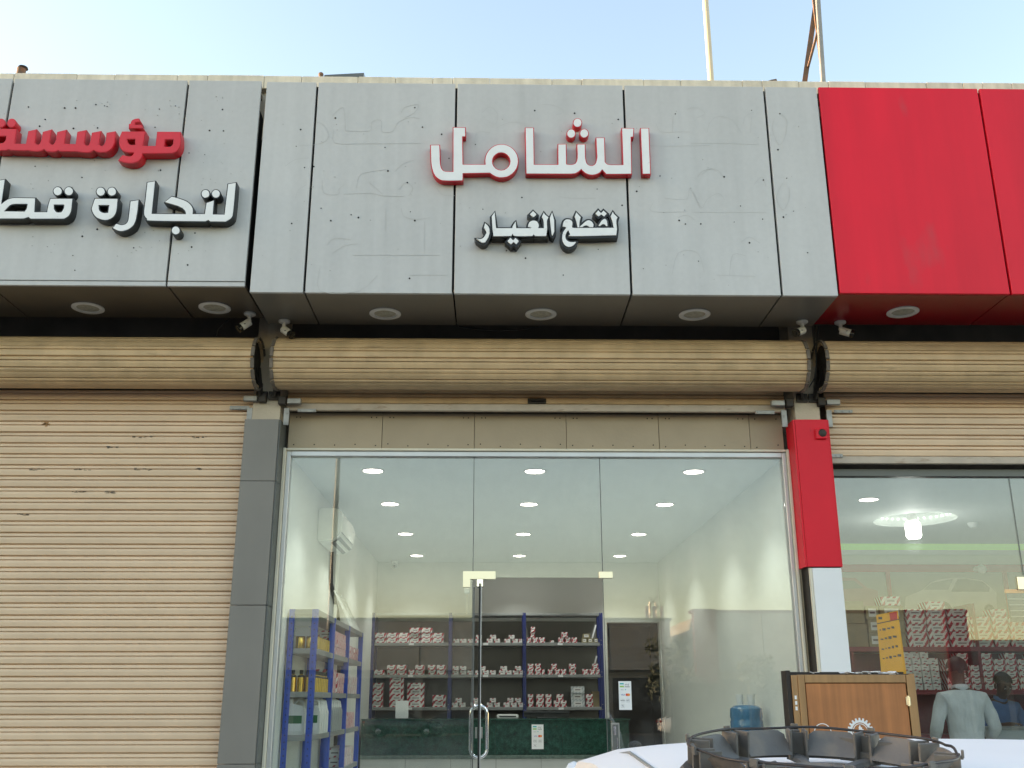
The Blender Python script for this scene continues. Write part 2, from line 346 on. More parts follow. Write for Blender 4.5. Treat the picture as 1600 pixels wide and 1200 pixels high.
# ------------------------------------------------------------------ outlines in metres (x, z) on the sign boards and posters
WORD_RED_RIM=[[[(-0.497,5.64),(-0.42,5.641),(-0.415,5.537),(-0.415,5.524),(-0.414,5.505),(-0.412,5.485),(-0.41,5.468),(-0.407,5.455),(-0.404,5.444),(-0.4,5.434),(-0.395,5.427),(-0.39,5.421),(-0.384,5.417),(-0.376,5.415),(-0.368,5.413),(-0.356,5.412),(-0.342,5.412),(-0.329,5.412),(-0.32,5.412),(-0.326,5.796),(-0.223,5.796),(-0.222,5.709),(-0.246,5.709),(-0.239,5.475),(-0.075,5.476),(-0.078,5.507),(-0.074,5.538),(-0.065,5.567),(-0.05,5.594),(-0.031,5.616),(-0.009,5.634),(0.017,5.646),(0.044,5.651),(0.072,5.651),(0.099,5.643),(0.123,5.63),(0.145,5.611),(0.163,5.587),(0.176,5.56),(0.183,5.53),(0.185,5.499),(0.181,5.469),(0.172,5.44),(0.157,5.413),(0.138,5.391),(0.115,5.374),(0.09,5.362),(0.063,5.357),(0.036,5.357),(0.009,5.365),(-0.015,5.378),(-0.037,5.396),(-0.238,5.39),(-0.237,5.329),(-0.263,5.328),(-0.301,5.326),(-0.341,5.325),(-0.372,5.326),(-0.392,5.327),(-0.406,5.33),(-0.417,5.335),(-0.427,5.341),(-0.438,5.349),(-0.448,5.36),(-0.457,5.371),(-0.465,5.385),(-0.472,5.4),(-0.477,5.417),(-0.482,5.435),(-0.486,5.453),(-0.489,5.475),(-0.491,5.499),(-0.492,5.521),(-0.493,5.536)],[(0.115,5.5),(0.112,5.478),(0.103,5.458),(0.088,5.442),(0.071,5.431),(0.051,5.427),(0.031,5.431),(0.013,5.441),(-0.001,5.457),(-0.011,5.477),(-0.014,5.499),(-0.011,5.522),(-0.002,5.542),(0.013,5.558),(0.03,5.569),(0.05,5.572),(0.07,5.569),(0.088,5.559),(0.103,5.543),(0.112,5.523)]],[[(0.233,5.799),(0.305,5.799),(0.306,5.48),(0.483,5.48),(0.485,5.657),(0.555,5.658),(0.555,5.484),(0.561,5.483),(0.569,5.482),(0.579,5.481),(0.588,5.481),(0.595,5.482),(0.603,5.484),(0.61,5.487),(0.616,5.491),(0.62,5.498),(0.625,5.506),(0.628,5.516),(0.63,5.526),(0.632,5.538),(0.632,5.552),(0.633,5.566),(0.633,5.575),(0.632,5.658),(0.702,5.659),(0.701,5.548),(0.702,5.537),(0.704,5.521),(0.707,5.505),(0.711,5.492),(0.717,5.484),(0.725,5.478),(0.733,5.475),(0.741,5.473),(0.749,5.474),(0.756,5.477),(0.763,5.482),(0.769,5.489),(0.774,5.5),(0.778,5.514),(0.781,5.529),(0.783,5.541),(0.784,5.552),(0.784,5.562),(0.783,5.57),(0.783,5.576),(0.781,5.716),(0.853,5.717),(0.852,5.504),(0.854,5.501),(0.858,5.496),(0.862,5.491),(0.868,5.487),(0.874,5.485),(0.882,5.483),(0.89,5.483),(0.895,5.482),(0.983,5.483),(0.984,5.803),(1.084,5.802),(1.078,5.719),(1.059,5.719),(1.053,5.398),(1.016,5.397),(0.962,5.395),(0.907,5.394),(0.868,5.394),(0.851,5.395),(0.846,5.398),(0.846,5.402),(0.844,5.406),(0.838,5.412),(0.833,5.419),(0.828,5.425),(0.824,5.43),(0.822,5.426),(0.819,5.421),(0.815,5.416),(0.81,5.41),(0.804,5.406),(0.798,5.401),(0.79,5.397),(0.782,5.393),(0.773,5.39),(0.763,5.388),(0.752,5.386),(0.742,5.386),(0.732,5.387),(0.721,5.389),(0.711,5.392),(0.703,5.396),(0.695,5.4),(0.689,5.405),(0.683,5.41),(0.678,5.415),(0.674,5.42),(0.669,5.425),(0.666,5.429),(0.664,5.432),(0.66,5.429),(0.656,5.424),(0.65,5.419),(0.645,5.414),(0.638,5.409),(0.631,5.405),(0.624,5.401),(0.617,5.398),(0.609,5.396),(0.6,5.395),(0.592,5.394),(0.586,5.393),(0.238,5.391)]],[[(1.13,5.804),(1.201,5.805),(1.198,5.399),(1.129,5.398)]],[[(0.681,5.844),(0.678,5.83),(0.673,5.818),(0.664,5.809),(0.654,5.803),(0.642,5.801),(0.631,5.803),(0.62,5.809),(0.612,5.818),(0.607,5.83),(0.606,5.843),(0.608,5.856),(0.613,5.868),(0.622,5.877),(0.632,5.884),(0.644,5.886),(0.656,5.884),(0.666,5.878),(0.674,5.869),(0.679,5.857)]],[[(0.63,5.748),(0.628,5.735),(0.622,5.723),(0.614,5.714),(0.603,5.708),(0.592,5.706),(0.58,5.708),(0.57,5.713),(0.562,5.723),(0.557,5.734),(0.555,5.747),(0.557,5.761),(0.563,5.772),(0.571,5.782),(0.582,5.788),(0.593,5.79),(0.605,5.788),(0.615,5.782),(0.623,5.773),(0.628,5.761)]],[[(0.731,5.751),(0.729,5.738),(0.723,5.726),(0.714,5.716),(0.704,5.71),(0.692,5.708),(0.681,5.71),(0.671,5.716),(0.663,5.725),(0.658,5.737),(0.656,5.75),(0.658,5.763),(0.664,5.775),(0.672,5.784),(0.683,5.79),(0.694,5.793),(0.706,5.791),(0.716,5.785),(0.724,5.776),(0.729,5.764)]]]
WORD_BLACK_RIM=[[[(-0.069,4.964),(-0.064,4.959),(-0.058,4.953),(-0.051,4.946),(-0.046,4.939),(-0.042,4.933),(-0.04,4.927),(-0.038,4.922),(-0.037,4.916),(-0.036,4.909),(-0.035,4.903),(-0.035,4.895),(-0.035,4.888),(-0.036,4.88),(-0.038,4.872),(-0.04,4.864),(-0.042,4.856),(-0.046,4.847),(-0.051,4.838),(-0.055,4.83),(-0.06,4.823),(-0.063,4.817),(-0.066,4.813),(-0.069,4.81),(-0.072,4.808),(-0.076,4.806),(-0.08,4.805),(-0.084,4.805),(-0.089,4.806),(-0.094,4.808),(-0.099,4.811),(-0.104,4.815),(-0.11,4.819),(-0.115,4.824),(-0.121,4.83),(-0.127,4.835),(-0.131,4.839),(-0.125,4.837),(-0.118,4.834),(-0.109,4.832),(-0.101,4.832),(-0.095,4.834),(-0.088,4.838),(-0.082,4.843),(-0.076,4.849),(-0.071,4.857),(-0.066,4.867),(-0.061,4.877),(-0.058,4.883),(-0.058,4.886),(-0.059,4.891),(-0.06,4.896),(-0.062,4.902),(-0.066,4.909),(-0.07,4.917),(-0.074,4.924),(-0.077,4.929)]],[[(-0.019,5.02),(0.002,5.056),(0.013,4.923),(0.135,4.924),(0.135,4.927),(0.135,4.931),(0.136,4.936),(0.139,4.943),(0.143,4.952),(0.15,4.963),(0.156,4.974),(0.16,4.981),(0.163,4.924),(0.277,4.925),(0.276,4.927),(0.275,4.93),(0.273,4.933),(0.27,4.935),(0.266,4.936),(0.261,4.937),(0.256,4.938),(0.252,4.938),(0.253,4.943),(0.254,4.95),(0.256,4.958),(0.259,4.964),(0.261,4.97),(0.265,4.975),(0.269,4.979),(0.273,4.982),(0.279,4.985),(0.285,4.987),(0.291,4.988),(0.297,4.988),(0.302,4.987),(0.308,4.986),(0.313,4.984),(0.317,4.981),(0.322,4.977),(0.325,4.972),(0.328,4.966),(0.331,4.96),(0.332,4.955),(0.333,4.949),(0.332,4.944),(0.332,4.94),(0.33,4.935),(0.328,4.931),(0.326,4.928),(0.325,4.926),(0.372,4.926),(0.371,4.939),(0.371,4.958),(0.37,4.978),(0.368,4.993),(0.366,5.003),(0.362,5.01),(0.359,5.015),(0.357,5.019),(0.371,5.057),(0.372,5.054),(0.373,5.05),(0.376,5.045),(0.379,5.04),(0.385,5.034),(0.393,5.027),(0.4,5.021),(0.405,5.017),(0.403,5.012),(0.399,5.004),(0.396,4.995),(0.394,4.984),(0.394,4.97),(0.394,4.953),(0.395,4.936),(0.395,4.919),(0.393,4.903),(0.391,4.887),(0.389,4.873),(0.388,4.863),(0.305,4.862),(0.294,4.876),(0.284,4.862),(0.259,4.862),(0.222,4.86),(0.185,4.86),(0.157,4.861),(0.145,4.865),(0.14,4.871),(0.14,4.877),(0.139,4.881),(0.127,4.861),(-0.006,4.858),(-0.013,4.916)]],[[(0.291,5.067),(0.315,5.041),(0.293,5.016),(0.268,5.041)]],[[(0.12,4.845),(0.141,4.823),(0.158,4.844),(0.182,4.82),(0.164,4.793),(0.143,4.812),(0.125,4.792),(0.099,4.818)]],[[(0.434,5.058),(0.448,4.994),(0.448,4.901),(0.436,4.868),(0.43,4.871),(0.424,4.919),(0.417,5.012)]],[[(0.515,4.941),(0.514,4.942),(0.513,4.943),(0.512,4.945),(0.512,4.949),(0.513,4.955),(0.515,4.964),(0.517,4.973),(0.52,4.98),(0.523,4.986),(0.527,4.99),(0.531,4.994),(0.535,4.997),(0.539,4.999),(0.544,5.0),(0.549,5.0),(0.554,5.0),(0.559,4.999),(0.565,4.998),(0.57,4.996),(0.575,4.992),(0.579,4.989),(0.582,4.984),(0.584,4.978),(0.585,4.972),(0.585,4.963),(0.584,4.954),(0.582,4.944),(0.582,4.937),(0.585,4.933),(0.588,4.931),(0.592,4.93),(0.595,4.929),(0.896,4.933),(0.894,4.942),(0.892,4.955),(0.89,4.97),(0.887,4.983),(0.884,4.996),(0.881,5.009),(0.877,5.021),(0.875,5.029),(0.891,5.066),(0.892,5.063),(0.894,5.059),(0.896,5.054),(0.899,5.049),(0.905,5.042),(0.912,5.034),(0.92,5.026),(0.925,5.021),(0.923,5.016),(0.92,5.009),(0.917,4.999),(0.915,4.988),(0.915,4.974),(0.916,4.957),(0.917,4.939),(0.918,4.923),(0.916,4.909),(0.914,4.894),(0.912,4.882),(0.911,4.874),(0.845,4.871),(0.749,4.867),(0.652,4.864),(0.585,4.863),(0.559,4.865),(0.556,4.868),(0.564,4.873),(0.567,4.879),(0.563,4.887),(0.559,4.897),(0.556,4.906),(0.553,4.912),(0.551,4.909),(0.547,4.904),(0.543,4.899),(0.54,4.893),(0.537,4.886),(0.534,4.879),(0.532,4.872),(0.531,4.865),(0.53,4.858),(0.531,4.851),(0.532,4.844),(0.534,4.838),(0.537,4.832),(0.541,4.827),(0.546,4.823),(0.551,4.819),(0.556,4.817),(0.562,4.815),(0.569,4.813),(0.576,4.813),(0.584,4.813),(0.594,4.813),(0.602,4.815),(0.608,4.815),(0.606,4.811),(0.602,4.805),(0.597,4.798),(0.592,4.792),(0.587,4.788),(0.582,4.784),(0.576,4.781),(0.571,4.778),(0.566,4.777),(0.561,4.776),(0.555,4.775),(0.55,4.776),(0.544,4.778),(0.538,4.781),(0.533,4.785),(0.527,4.789),(0.523,4.795),(0.518,4.803),(0.514,4.811),(0.511,4.819),(0.509,4.828),(0.508,4.837),(0.507,4.846),(0.507,4.856),(0.508,4.865),(0.509,4.875),(0.512,4.884),(0.514,4.893),(0.518,4.9),(0.523,4.908),(0.527,4.915),(0.531,4.92),(0.534,4.925),(0.537,4.929),(0.539,4.932),(0.539,4.934),(0.535,4.937),(0.528,4.939),(0.52,4.94)]],[[(0.616,5.059),(0.648,5.019),(0.646,5.012),(0.644,5.003),(0.641,4.992),(0.639,4.981),(0.638,4.97),(0.637,4.956),(0.636,4.944),(0.636,4.936),(0.624,4.936),(0.622,4.943),(0.621,4.953),(0.619,4.965),(0.617,4.977),(0.614,4.989),(0.61,5.003),(0.607,5.016),(0.604,5.025)]],[[(0.638,4.938),(0.643,4.943),(0.651,4.952),(0.66,4.96),(0.667,4.968),(0.673,4.973),(0.678,4.978),(0.683,4.983),(0.689,4.986),(0.694,4.99),(0.699,4.992),(0.705,4.994),(0.71,4.994),(0.715,4.993),(0.721,4.99),(0.726,4.986),(0.731,4.982),(0.735,4.977),(0.738,4.971),(0.741,4.965),(0.743,4.959),(0.743,4.953),(0.742,4.947),(0.741,4.942),(0.74,4.939),(0.714,4.938),(0.711,4.941),(0.706,4.945),(0.701,4.949),(0.696,4.952),(0.691,4.952),(0.686,4.952),(0.68,4.951),(0.675,4.949),(0.671,4.947),(0.666,4.944),(0.663,4.941),(0.66,4.939)]],[[(0.781,4.949),(0.783,4.953),(0.786,4.96),(0.79,4.967),(0.794,4.973),(0.798,4.979),(0.802,4.985),(0.806,4.991),(0.811,4.996),(0.816,5.0),(0.821,5.004),(0.826,5.006),(0.83,5.006),(0.835,5.004),(0.839,5.0),(0.842,4.994),(0.845,4.988),(0.846,4.979),(0.847,4.967),(0.847,4.957),(0.848,4.949),(0.837,4.948),(0.836,4.95),(0.834,4.954),(0.832,4.957),(0.829,4.96),(0.826,4.962),(0.823,4.963),(0.819,4.964),(0.815,4.964),(0.812,4.963),(0.808,4.962),(0.805,4.959),(0.802,4.957),(0.799,4.955),(0.796,4.952),(0.794,4.95),(0.793,4.948)]],[[(0.782,5.077),(0.802,5.053),(0.822,5.075),(0.845,5.051),(0.825,5.026),(0.803,5.045),(0.784,5.026),(0.761,5.05)]]]
WORD_LEFT_RED=[[[(-3.846,5.733),(-3.653,5.732),(-3.648,5.605),(-3.568,5.605),(-3.566,5.713),(-3.501,5.732),(-3.498,5.612),(-3.495,5.609),(-3.491,5.605),(-3.487,5.601),(-3.483,5.599),(-3.478,5.598),(-3.474,5.598),(-3.47,5.6),(-3.466,5.604),(-3.463,5.609),(-3.461,5.616),(-3.459,5.625),(-3.457,5.637),(-3.456,5.654),(-3.456,5.674),(-3.455,5.694),(-3.455,5.708),(-3.387,5.732),(-3.388,5.615),(-3.386,5.612),(-3.382,5.608),(-3.378,5.603),(-3.374,5.601),(-3.37,5.6),(-3.366,5.599),(-3.361,5.601),(-3.358,5.605),(-3.355,5.611),(-3.352,5.62),(-3.349,5.631),(-3.347,5.644),(-3.346,5.66),(-3.346,5.679),(-3.345,5.697),(-3.345,5.709),(-3.275,5.73),(-3.274,5.608),(-3.193,5.606),(-3.193,5.712),(-3.124,5.729),(-3.124,5.61),(-3.121,5.606),(-3.116,5.601),(-3.112,5.597),(-3.107,5.594),(-3.103,5.594),(-3.099,5.595),(-3.095,5.597),(-3.091,5.602),(-3.089,5.609),(-3.087,5.618),(-3.086,5.628),(-3.085,5.641),(-3.084,5.656),(-3.083,5.675),(-3.082,5.692),(-3.082,5.705),(-3.011,5.722),(-3.014,5.605),(-3.011,5.603),(-3.007,5.599),(-3.003,5.595),(-2.998,5.593),(-2.994,5.593),(-2.989,5.593),(-2.984,5.596),(-2.98,5.6),(-2.976,5.608),(-2.974,5.617),(-2.972,5.629),(-2.97,5.642),(-2.969,5.658),(-2.97,5.676),(-2.97,5.694),(-2.97,5.706),(-2.902,5.72),(-2.9,5.702),(-2.898,5.676),(-2.897,5.649),(-2.896,5.626),(-2.898,5.61),(-2.901,5.597),(-2.904,5.586),(-2.909,5.576),(-2.915,5.566),(-2.922,5.557),(-2.93,5.549),(-2.939,5.543),(-2.949,5.538),(-2.96,5.535),(-2.971,5.534),(-2.981,5.533),(-2.992,5.533),(-3.002,5.534),(-3.012,5.536),(-3.021,5.538),(-3.029,5.541),(-3.037,5.545),(-3.044,5.549),(-3.049,5.551),(-3.051,5.549),(-3.055,5.545),(-3.059,5.542),(-3.064,5.539),(-3.069,5.536),(-3.074,5.534),(-3.08,5.532),(-3.087,5.53),(-3.096,5.53),(-3.106,5.53),(-3.117,5.531),(-3.126,5.532),(-3.134,5.532),(-3.142,5.533),(-3.149,5.534),(-3.155,5.535),(-3.162,5.536),(-3.167,5.537),(-3.172,5.538),(-3.175,5.538),(-3.198,5.538),(-3.231,5.538),(-3.266,5.538),(-3.291,5.538),(-3.304,5.54),(-3.311,5.542),(-3.314,5.545),(-3.316,5.547),(-3.318,5.545),(-3.321,5.542),(-3.325,5.539),(-3.329,5.536),(-3.335,5.535),(-3.342,5.534),(-3.35,5.533),(-3.358,5.533),(-3.367,5.533),(-3.378,5.534),(-3.388,5.535),(-3.397,5.537),(-3.405,5.541),(-3.413,5.546),(-3.419,5.551),(-3.423,5.554),(-3.426,5.552),(-3.43,5.549),(-3.435,5.545),(-3.441,5.542),(-3.448,5.54),(-3.456,5.539),(-3.465,5.538),(-3.474,5.538),(-3.484,5.537),(-3.494,5.538),(-3.504,5.538),(-3.513,5.539),(-3.522,5.54),(-3.53,5.541),(-3.537,5.543),(-3.543,5.544),(-3.561,5.541),(-3.668,5.544),(-3.688,5.551),(-3.706,5.543),(-3.72,5.543),(-3.74,5.541),(-3.761,5.541),(-3.778,5.543),(-3.791,5.547),(-3.802,5.554),(-3.811,5.563),(-3.819,5.573),(-3.826,5.586),(-3.832,5.602),(-3.836,5.617),(-3.839,5.628)],[(-3.801,5.664),(-3.727,5.665),(-3.726,5.659),(-3.725,5.651),(-3.725,5.642),(-3.725,5.634),(-3.728,5.627),(-3.733,5.62),(-3.737,5.614),(-3.74,5.609),(-3.748,5.609),(-3.761,5.607),(-3.773,5.607),(-3.783,5.609),(-3.79,5.614),(-3.795,5.621),(-3.798,5.628),(-3.801,5.633)]],[[(-3.665,5.782),(-3.665,5.77),(-3.668,5.758),(-3.675,5.75),(-3.684,5.744),(-3.694,5.742),(-3.705,5.744),(-3.716,5.749),(-3.725,5.758),(-3.731,5.769),(-3.735,5.781),(-3.735,5.794),(-3.732,5.805),(-3.725,5.814),(-3.716,5.82),(-3.706,5.822),(-3.695,5.82),(-3.684,5.815),(-3.675,5.806),(-3.669,5.795)]],[[(-3.746,5.781),(-3.746,5.769),(-3.749,5.758),(-3.756,5.749),(-3.765,5.743),(-3.775,5.741),(-3.786,5.743),(-3.797,5.748),(-3.806,5.757),(-3.812,5.768),(-3.816,5.781),(-3.816,5.793),(-3.813,5.804),(-3.806,5.813),(-3.798,5.819),(-3.787,5.821),(-3.776,5.819),(-3.765,5.814),(-3.756,5.805),(-3.75,5.794)]],[[(-2.855,5.718),(-2.673,5.72),(-2.68,5.595),(-2.587,5.596),(-2.587,5.719),(-2.407,5.72),(-2.405,5.708),(-2.402,5.69),(-2.399,5.671),(-2.397,5.653),(-2.396,5.638),(-2.395,5.624),(-2.396,5.611),(-2.397,5.598),(-2.4,5.585),(-2.404,5.574),(-2.409,5.563),(-2.415,5.553),(-2.423,5.546),(-2.433,5.539),(-2.443,5.534),(-2.449,5.53),(-2.672,5.526),(-2.673,5.521),(-2.674,5.513),(-2.675,5.504),(-2.678,5.496),(-2.681,5.487),(-2.686,5.479),(-2.692,5.47),(-2.698,5.463),(-2.706,5.457),(-2.715,5.452),(-2.725,5.448),(-2.735,5.445),(-2.745,5.443),(-2.756,5.443),(-2.767,5.443),(-2.778,5.444),(-2.788,5.445),(-2.798,5.447),(-2.808,5.449),(-2.818,5.452),(-2.828,5.456),(-2.84,5.461),(-2.85,5.466),(-2.857,5.47),(-2.827,5.515),(-2.819,5.513),(-2.808,5.51),(-2.795,5.507),(-2.785,5.505),(-2.776,5.504),(-2.769,5.505),(-2.762,5.506),(-2.756,5.509),(-2.752,5.514),(-2.748,5.521),(-2.745,5.528),(-2.744,5.533),(-2.752,5.533),(-2.763,5.533),(-2.776,5.533),(-2.788,5.534),(-2.799,5.537),(-2.809,5.54),(-2.819,5.544),(-2.829,5.549),(-2.837,5.557),(-2.845,5.567),(-2.852,5.577),(-2.857,5.588),(-2.861,5.598),(-2.864,5.609),(-2.866,5.62),(-2.867,5.632),(-2.867,5.645),(-2.866,5.659),(-2.865,5.673),(-2.864,5.682)],[(-2.805,5.649),(-2.747,5.65),(-2.742,5.604),(-2.748,5.604),(-2.758,5.603),(-2.768,5.603),(-2.777,5.604),(-2.783,5.607),(-2.789,5.613),(-2.794,5.618),(-2.798,5.621)],[(-2.517,5.648),(-2.457,5.648),(-2.456,5.642),(-2.456,5.632),(-2.455,5.622),(-2.456,5.614),(-2.459,5.607),(-2.464,5.6),(-2.469,5.594),(-2.472,5.59),(-2.516,5.59)]],[[(-2.806,5.743),(-2.809,5.783),(-2.797,5.787),(-2.796,5.792),(-2.795,5.8),(-2.793,5.807),(-2.79,5.814),(-2.786,5.819),(-2.78,5.823),(-2.774,5.826),(-2.767,5.829),(-2.759,5.831),(-2.75,5.833),(-2.742,5.833),(-2.736,5.834),(-2.72,5.799),(-2.761,5.797),(-2.759,5.778),(-2.711,5.778),(-2.696,5.744)]]]
WORD_LEFT_WHITE=[[[(-3.682,5.296),(-3.678,5.088),(-3.672,5.094),(-3.663,5.104),(-3.654,5.113),(-3.644,5.121),(-3.635,5.128),(-3.625,5.133),(-3.615,5.137),(-3.605,5.14),(-3.596,5.142),(-3.585,5.143),(-3.576,5.143),(-3.57,5.143),(-3.434,5.142),(-3.424,5.027),(-3.328,5.028),(-3.328,5.04),(-3.327,5.057),(-3.327,5.075),(-3.326,5.091),(-3.324,5.105),(-3.322,5.119),(-3.319,5.131),(-3.318,5.139),(-3.157,5.14),(-3.157,5.124),(-3.156,5.1),(-3.155,5.074),(-3.155,5.053),(-3.156,5.037),(-3.159,5.024),(-3.162,5.013),(-3.166,5.003),(-3.174,4.994),(-3.183,4.987),(-3.192,4.981),(-3.198,4.977),(-3.443,4.975),(-3.461,4.989),(-3.493,4.976),(-3.725,4.974),(-3.735,5.035),(-3.743,5.284)],[(-3.649,5.032),(-3.643,5.041),(-3.635,5.053),(-3.627,5.065),(-3.62,5.075),(-3.614,5.081),(-3.609,5.085),(-3.604,5.088),(-3.598,5.091),(-3.591,5.093),(-3.582,5.094),(-3.575,5.095),(-3.569,5.096),(-3.481,5.096),(-3.481,5.089),(-3.481,5.078),(-3.481,5.066),(-3.482,5.057),(-3.485,5.049),(-3.489,5.042),(-3.492,5.036),(-3.495,5.031)],[(-3.289,5.093),(-3.209,5.093),(-3.209,5.087),(-3.208,5.078),(-3.208,5.068),(-3.209,5.059),(-3.212,5.05),(-3.216,5.041),(-3.22,5.033),(-3.223,5.028),(-3.229,5.027),(-3.239,5.026),(-3.249,5.026),(-3.258,5.027),(-3.266,5.033),(-3.273,5.041),(-3.278,5.049),(-3.283,5.055)]],[[(-3.245,5.204),(-3.245,5.193),(-3.248,5.184),(-3.253,5.177),(-3.261,5.172),(-3.27,5.17),(-3.279,5.172),(-3.288,5.176),(-3.296,5.184),(-3.301,5.193),(-3.304,5.203),(-3.304,5.213),(-3.301,5.223),(-3.295,5.23),(-3.288,5.235),(-3.279,5.237),(-3.269,5.235),(-3.26,5.231),(-3.253,5.223),(-3.247,5.214)]],[[(-3.161,5.204),(-3.162,5.194),(-3.165,5.185),(-3.17,5.177),(-3.178,5.172),(-3.187,5.171),(-3.196,5.172),(-3.205,5.177),(-3.213,5.184),(-3.218,5.194),(-3.221,5.204),(-3.221,5.214),(-3.218,5.224),(-3.212,5.231),(-3.204,5.236),(-3.195,5.238),(-3.186,5.236),(-3.177,5.231),(-3.17,5.224),(-3.164,5.215)]],[[(-2.924,5.203),(-2.924,5.193),(-2.927,5.183),(-2.933,5.176),(-2.941,5.171),(-2.95,5.169),(-2.959,5.171),(-2.968,5.176),(-2.976,5.183),(-2.981,5.192),(-2.984,5.203),(-2.983,5.213),(-2.98,5.222),(-2.975,5.23),(-2.967,5.235),(-2.958,5.236),(-2.948,5.235),(-2.94,5.23),(-2.932,5.223),(-2.927,5.213)]],[[(-2.841,5.204),(-2.841,5.194),(-2.844,5.184),(-2.85,5.177),(-2.858,5.172),(-2.867,5.17),(-2.876,5.172),(-2.885,5.176),(-2.892,5.184),(-2.898,5.193),(-2.9,5.203),(-2.9,5.214),(-2.897,5.223),(-2.891,5.231),(-2.883,5.235),(-2.874,5.237),(-2.865,5.236),(-2.856,5.231),(-2.849,5.223),(-2.843,5.214)]],[[(-2.988,5.142),(-2.822,5.142),(-2.821,5.124),(-2.82,5.099),(-2.819,5.071),(-2.82,5.049),(-2.822,5.033),(-2.825,5.02),(-2.829,5.009),(-2.835,4.999),(-2.843,4.99),(-2.852,4.982),(-2.863,4.976),(-2.873,4.971),(-2.883,4.969),(-2.893,4.968),(-2.903,4.969),(-2.914,4.971),(-2.927,4.975),(-2.94,4.98),(-2.953,4.986),(-2.964,4.995),(-2.975,5.006),(-2.985,5.02),(-2.993,5.034),(-2.999,5.047),(-3.002,5.059),(-3.001,5.071),(-2.999,5.082),(-2.997,5.094),(-2.995,5.107),(-2.993,5.121),(-2.99,5.133)],[(-2.957,5.091),(-2.876,5.092),(-2.877,5.027),(-2.884,5.026),(-2.894,5.024),(-2.905,5.024),(-2.915,5.025),(-2.924,5.029),(-2.933,5.034),(-2.941,5.04),(-2.947,5.048),(-2.951,5.058),(-2.954,5.071),(-2.956,5.083)]],[[(-2.721,5.123),(-2.665,5.133),(-2.665,5.109),(-2.664,5.073),(-2.664,5.035),(-2.666,5.004),(-2.667,4.981),(-2.67,4.962),(-2.674,4.946),(-2.679,4.932),(-2.687,4.919),(-2.697,4.908),(-2.708,4.899),(-2.719,4.892),(-2.732,4.886),(-2.746,4.881),(-2.76,4.879),(-2.774,4.879),(-2.788,4.883),(-2.804,4.89),(-2.817,4.898),(-2.827,4.903),(-2.807,4.936),(-2.8,4.934),(-2.789,4.931),(-2.778,4.928),(-2.767,4.926),(-2.759,4.927),(-2.75,4.929),(-2.743,4.932),(-2.736,4.936),(-2.731,4.941),(-2.727,4.947),(-2.724,4.954),(-2.721,4.964),(-2.72,4.977),(-2.72,4.993),(-2.72,5.011),(-2.72,5.03),(-2.72,5.053),(-2.721,5.08),(-2.721,5.105)]],[[(-2.613,5.281),(-2.559,5.292),(-2.556,5.02),(-2.301,5.02),(-2.301,5.024),(-2.302,5.03),(-2.303,5.037),(-2.306,5.043),(-2.31,5.05),(-2.315,5.057),(-2.322,5.063),(-2.329,5.07),(-2.339,5.076),(-2.351,5.082),(-2.362,5.088),(-2.37,5.091),(-2.465,5.12),(-2.419,5.165),(-2.4,5.159),(-2.372,5.151),(-2.343,5.141),(-2.32,5.132),(-2.305,5.124),(-2.293,5.116),(-2.284,5.108),(-2.276,5.1),(-2.268,5.091),(-2.262,5.081),(-2.257,5.071),(-2.254,5.06),(-2.252,5.05),(-2.252,5.038),(-2.253,5.028),(-2.253,5.021),(-2.16,5.022),(-2.155,5.114),(-2.104,5.134),(-2.102,5.019),(-2.013,5.019),(-2.007,5.273),(-1.952,5.285),(-1.952,5.238),(-1.952,5.17),(-1.952,5.101),(-1.953,5.05),(-1.954,5.023),(-1.955,5.009),(-1.958,5.002),(-1.963,4.993),(-1.972,4.983),(-1.983,4.975),(-1.994,4.968),(-2.002,4.963),(-2.115,4.963),(-2.131,4.976),(-2.15,4.964),(-2.229,4.964),(-2.343,4.964),(-2.459,4.964),(-2.541,4.966),(-2.577,4.968),(-2.586,4.971),(-2.583,4.976),(-2.584,4.982),(-2.593,4.989),(-2.6,4.998),(-2.606,5.009),(-2.61,5.024),(-2.612,5.047),(-2.612,5.077),(-2.612,5.105),(-2.611,5.124)]],[[(-2.142,5.191),(-2.142,5.181),(-2.146,5.172),(-2.151,5.165),(-2.159,5.161),(-2.168,5.159),(-2.177,5.16),(-2.185,5.165),(-2.192,5.172),(-2.197,5.181),(-2.199,5.191),(-2.199,5.201),(-2.195,5.21),(-2.19,5.217),(-2.182,5.222),(-2.173,5.223),(-2.164,5.222),(-2.156,5.217),(-2.149,5.21),(-2.144,5.201)]],[[(-2.064,5.192),(-2.065,5.182),(-2.068,5.173),(-2.074,5.166),(-2.081,5.161),(-2.09,5.16),(-2.099,5.161),(-2.107,5.166),(-2.114,5.173),(-2.119,5.182),(-2.121,5.191),(-2.121,5.201),(-2.118,5.21),(-2.112,5.218),(-2.104,5.222),(-2.096,5.224),(-2.087,5.222),(-2.078,5.218),(-2.071,5.211),(-2.066,5.202)]],[[(-2.335,4.887),(-2.335,4.877),(-2.338,4.868),(-2.344,4.861),(-2.351,4.857),(-2.36,4.855),(-2.369,4.857),(-2.377,4.861),(-2.384,4.868),(-2.389,4.877),(-2.391,4.886),(-2.391,4.896),(-2.388,4.905),(-2.382,4.912),(-2.375,4.916),(-2.366,4.918),(-2.357,4.916),(-2.349,4.912),(-2.342,4.905),(-2.337,4.896)]]]
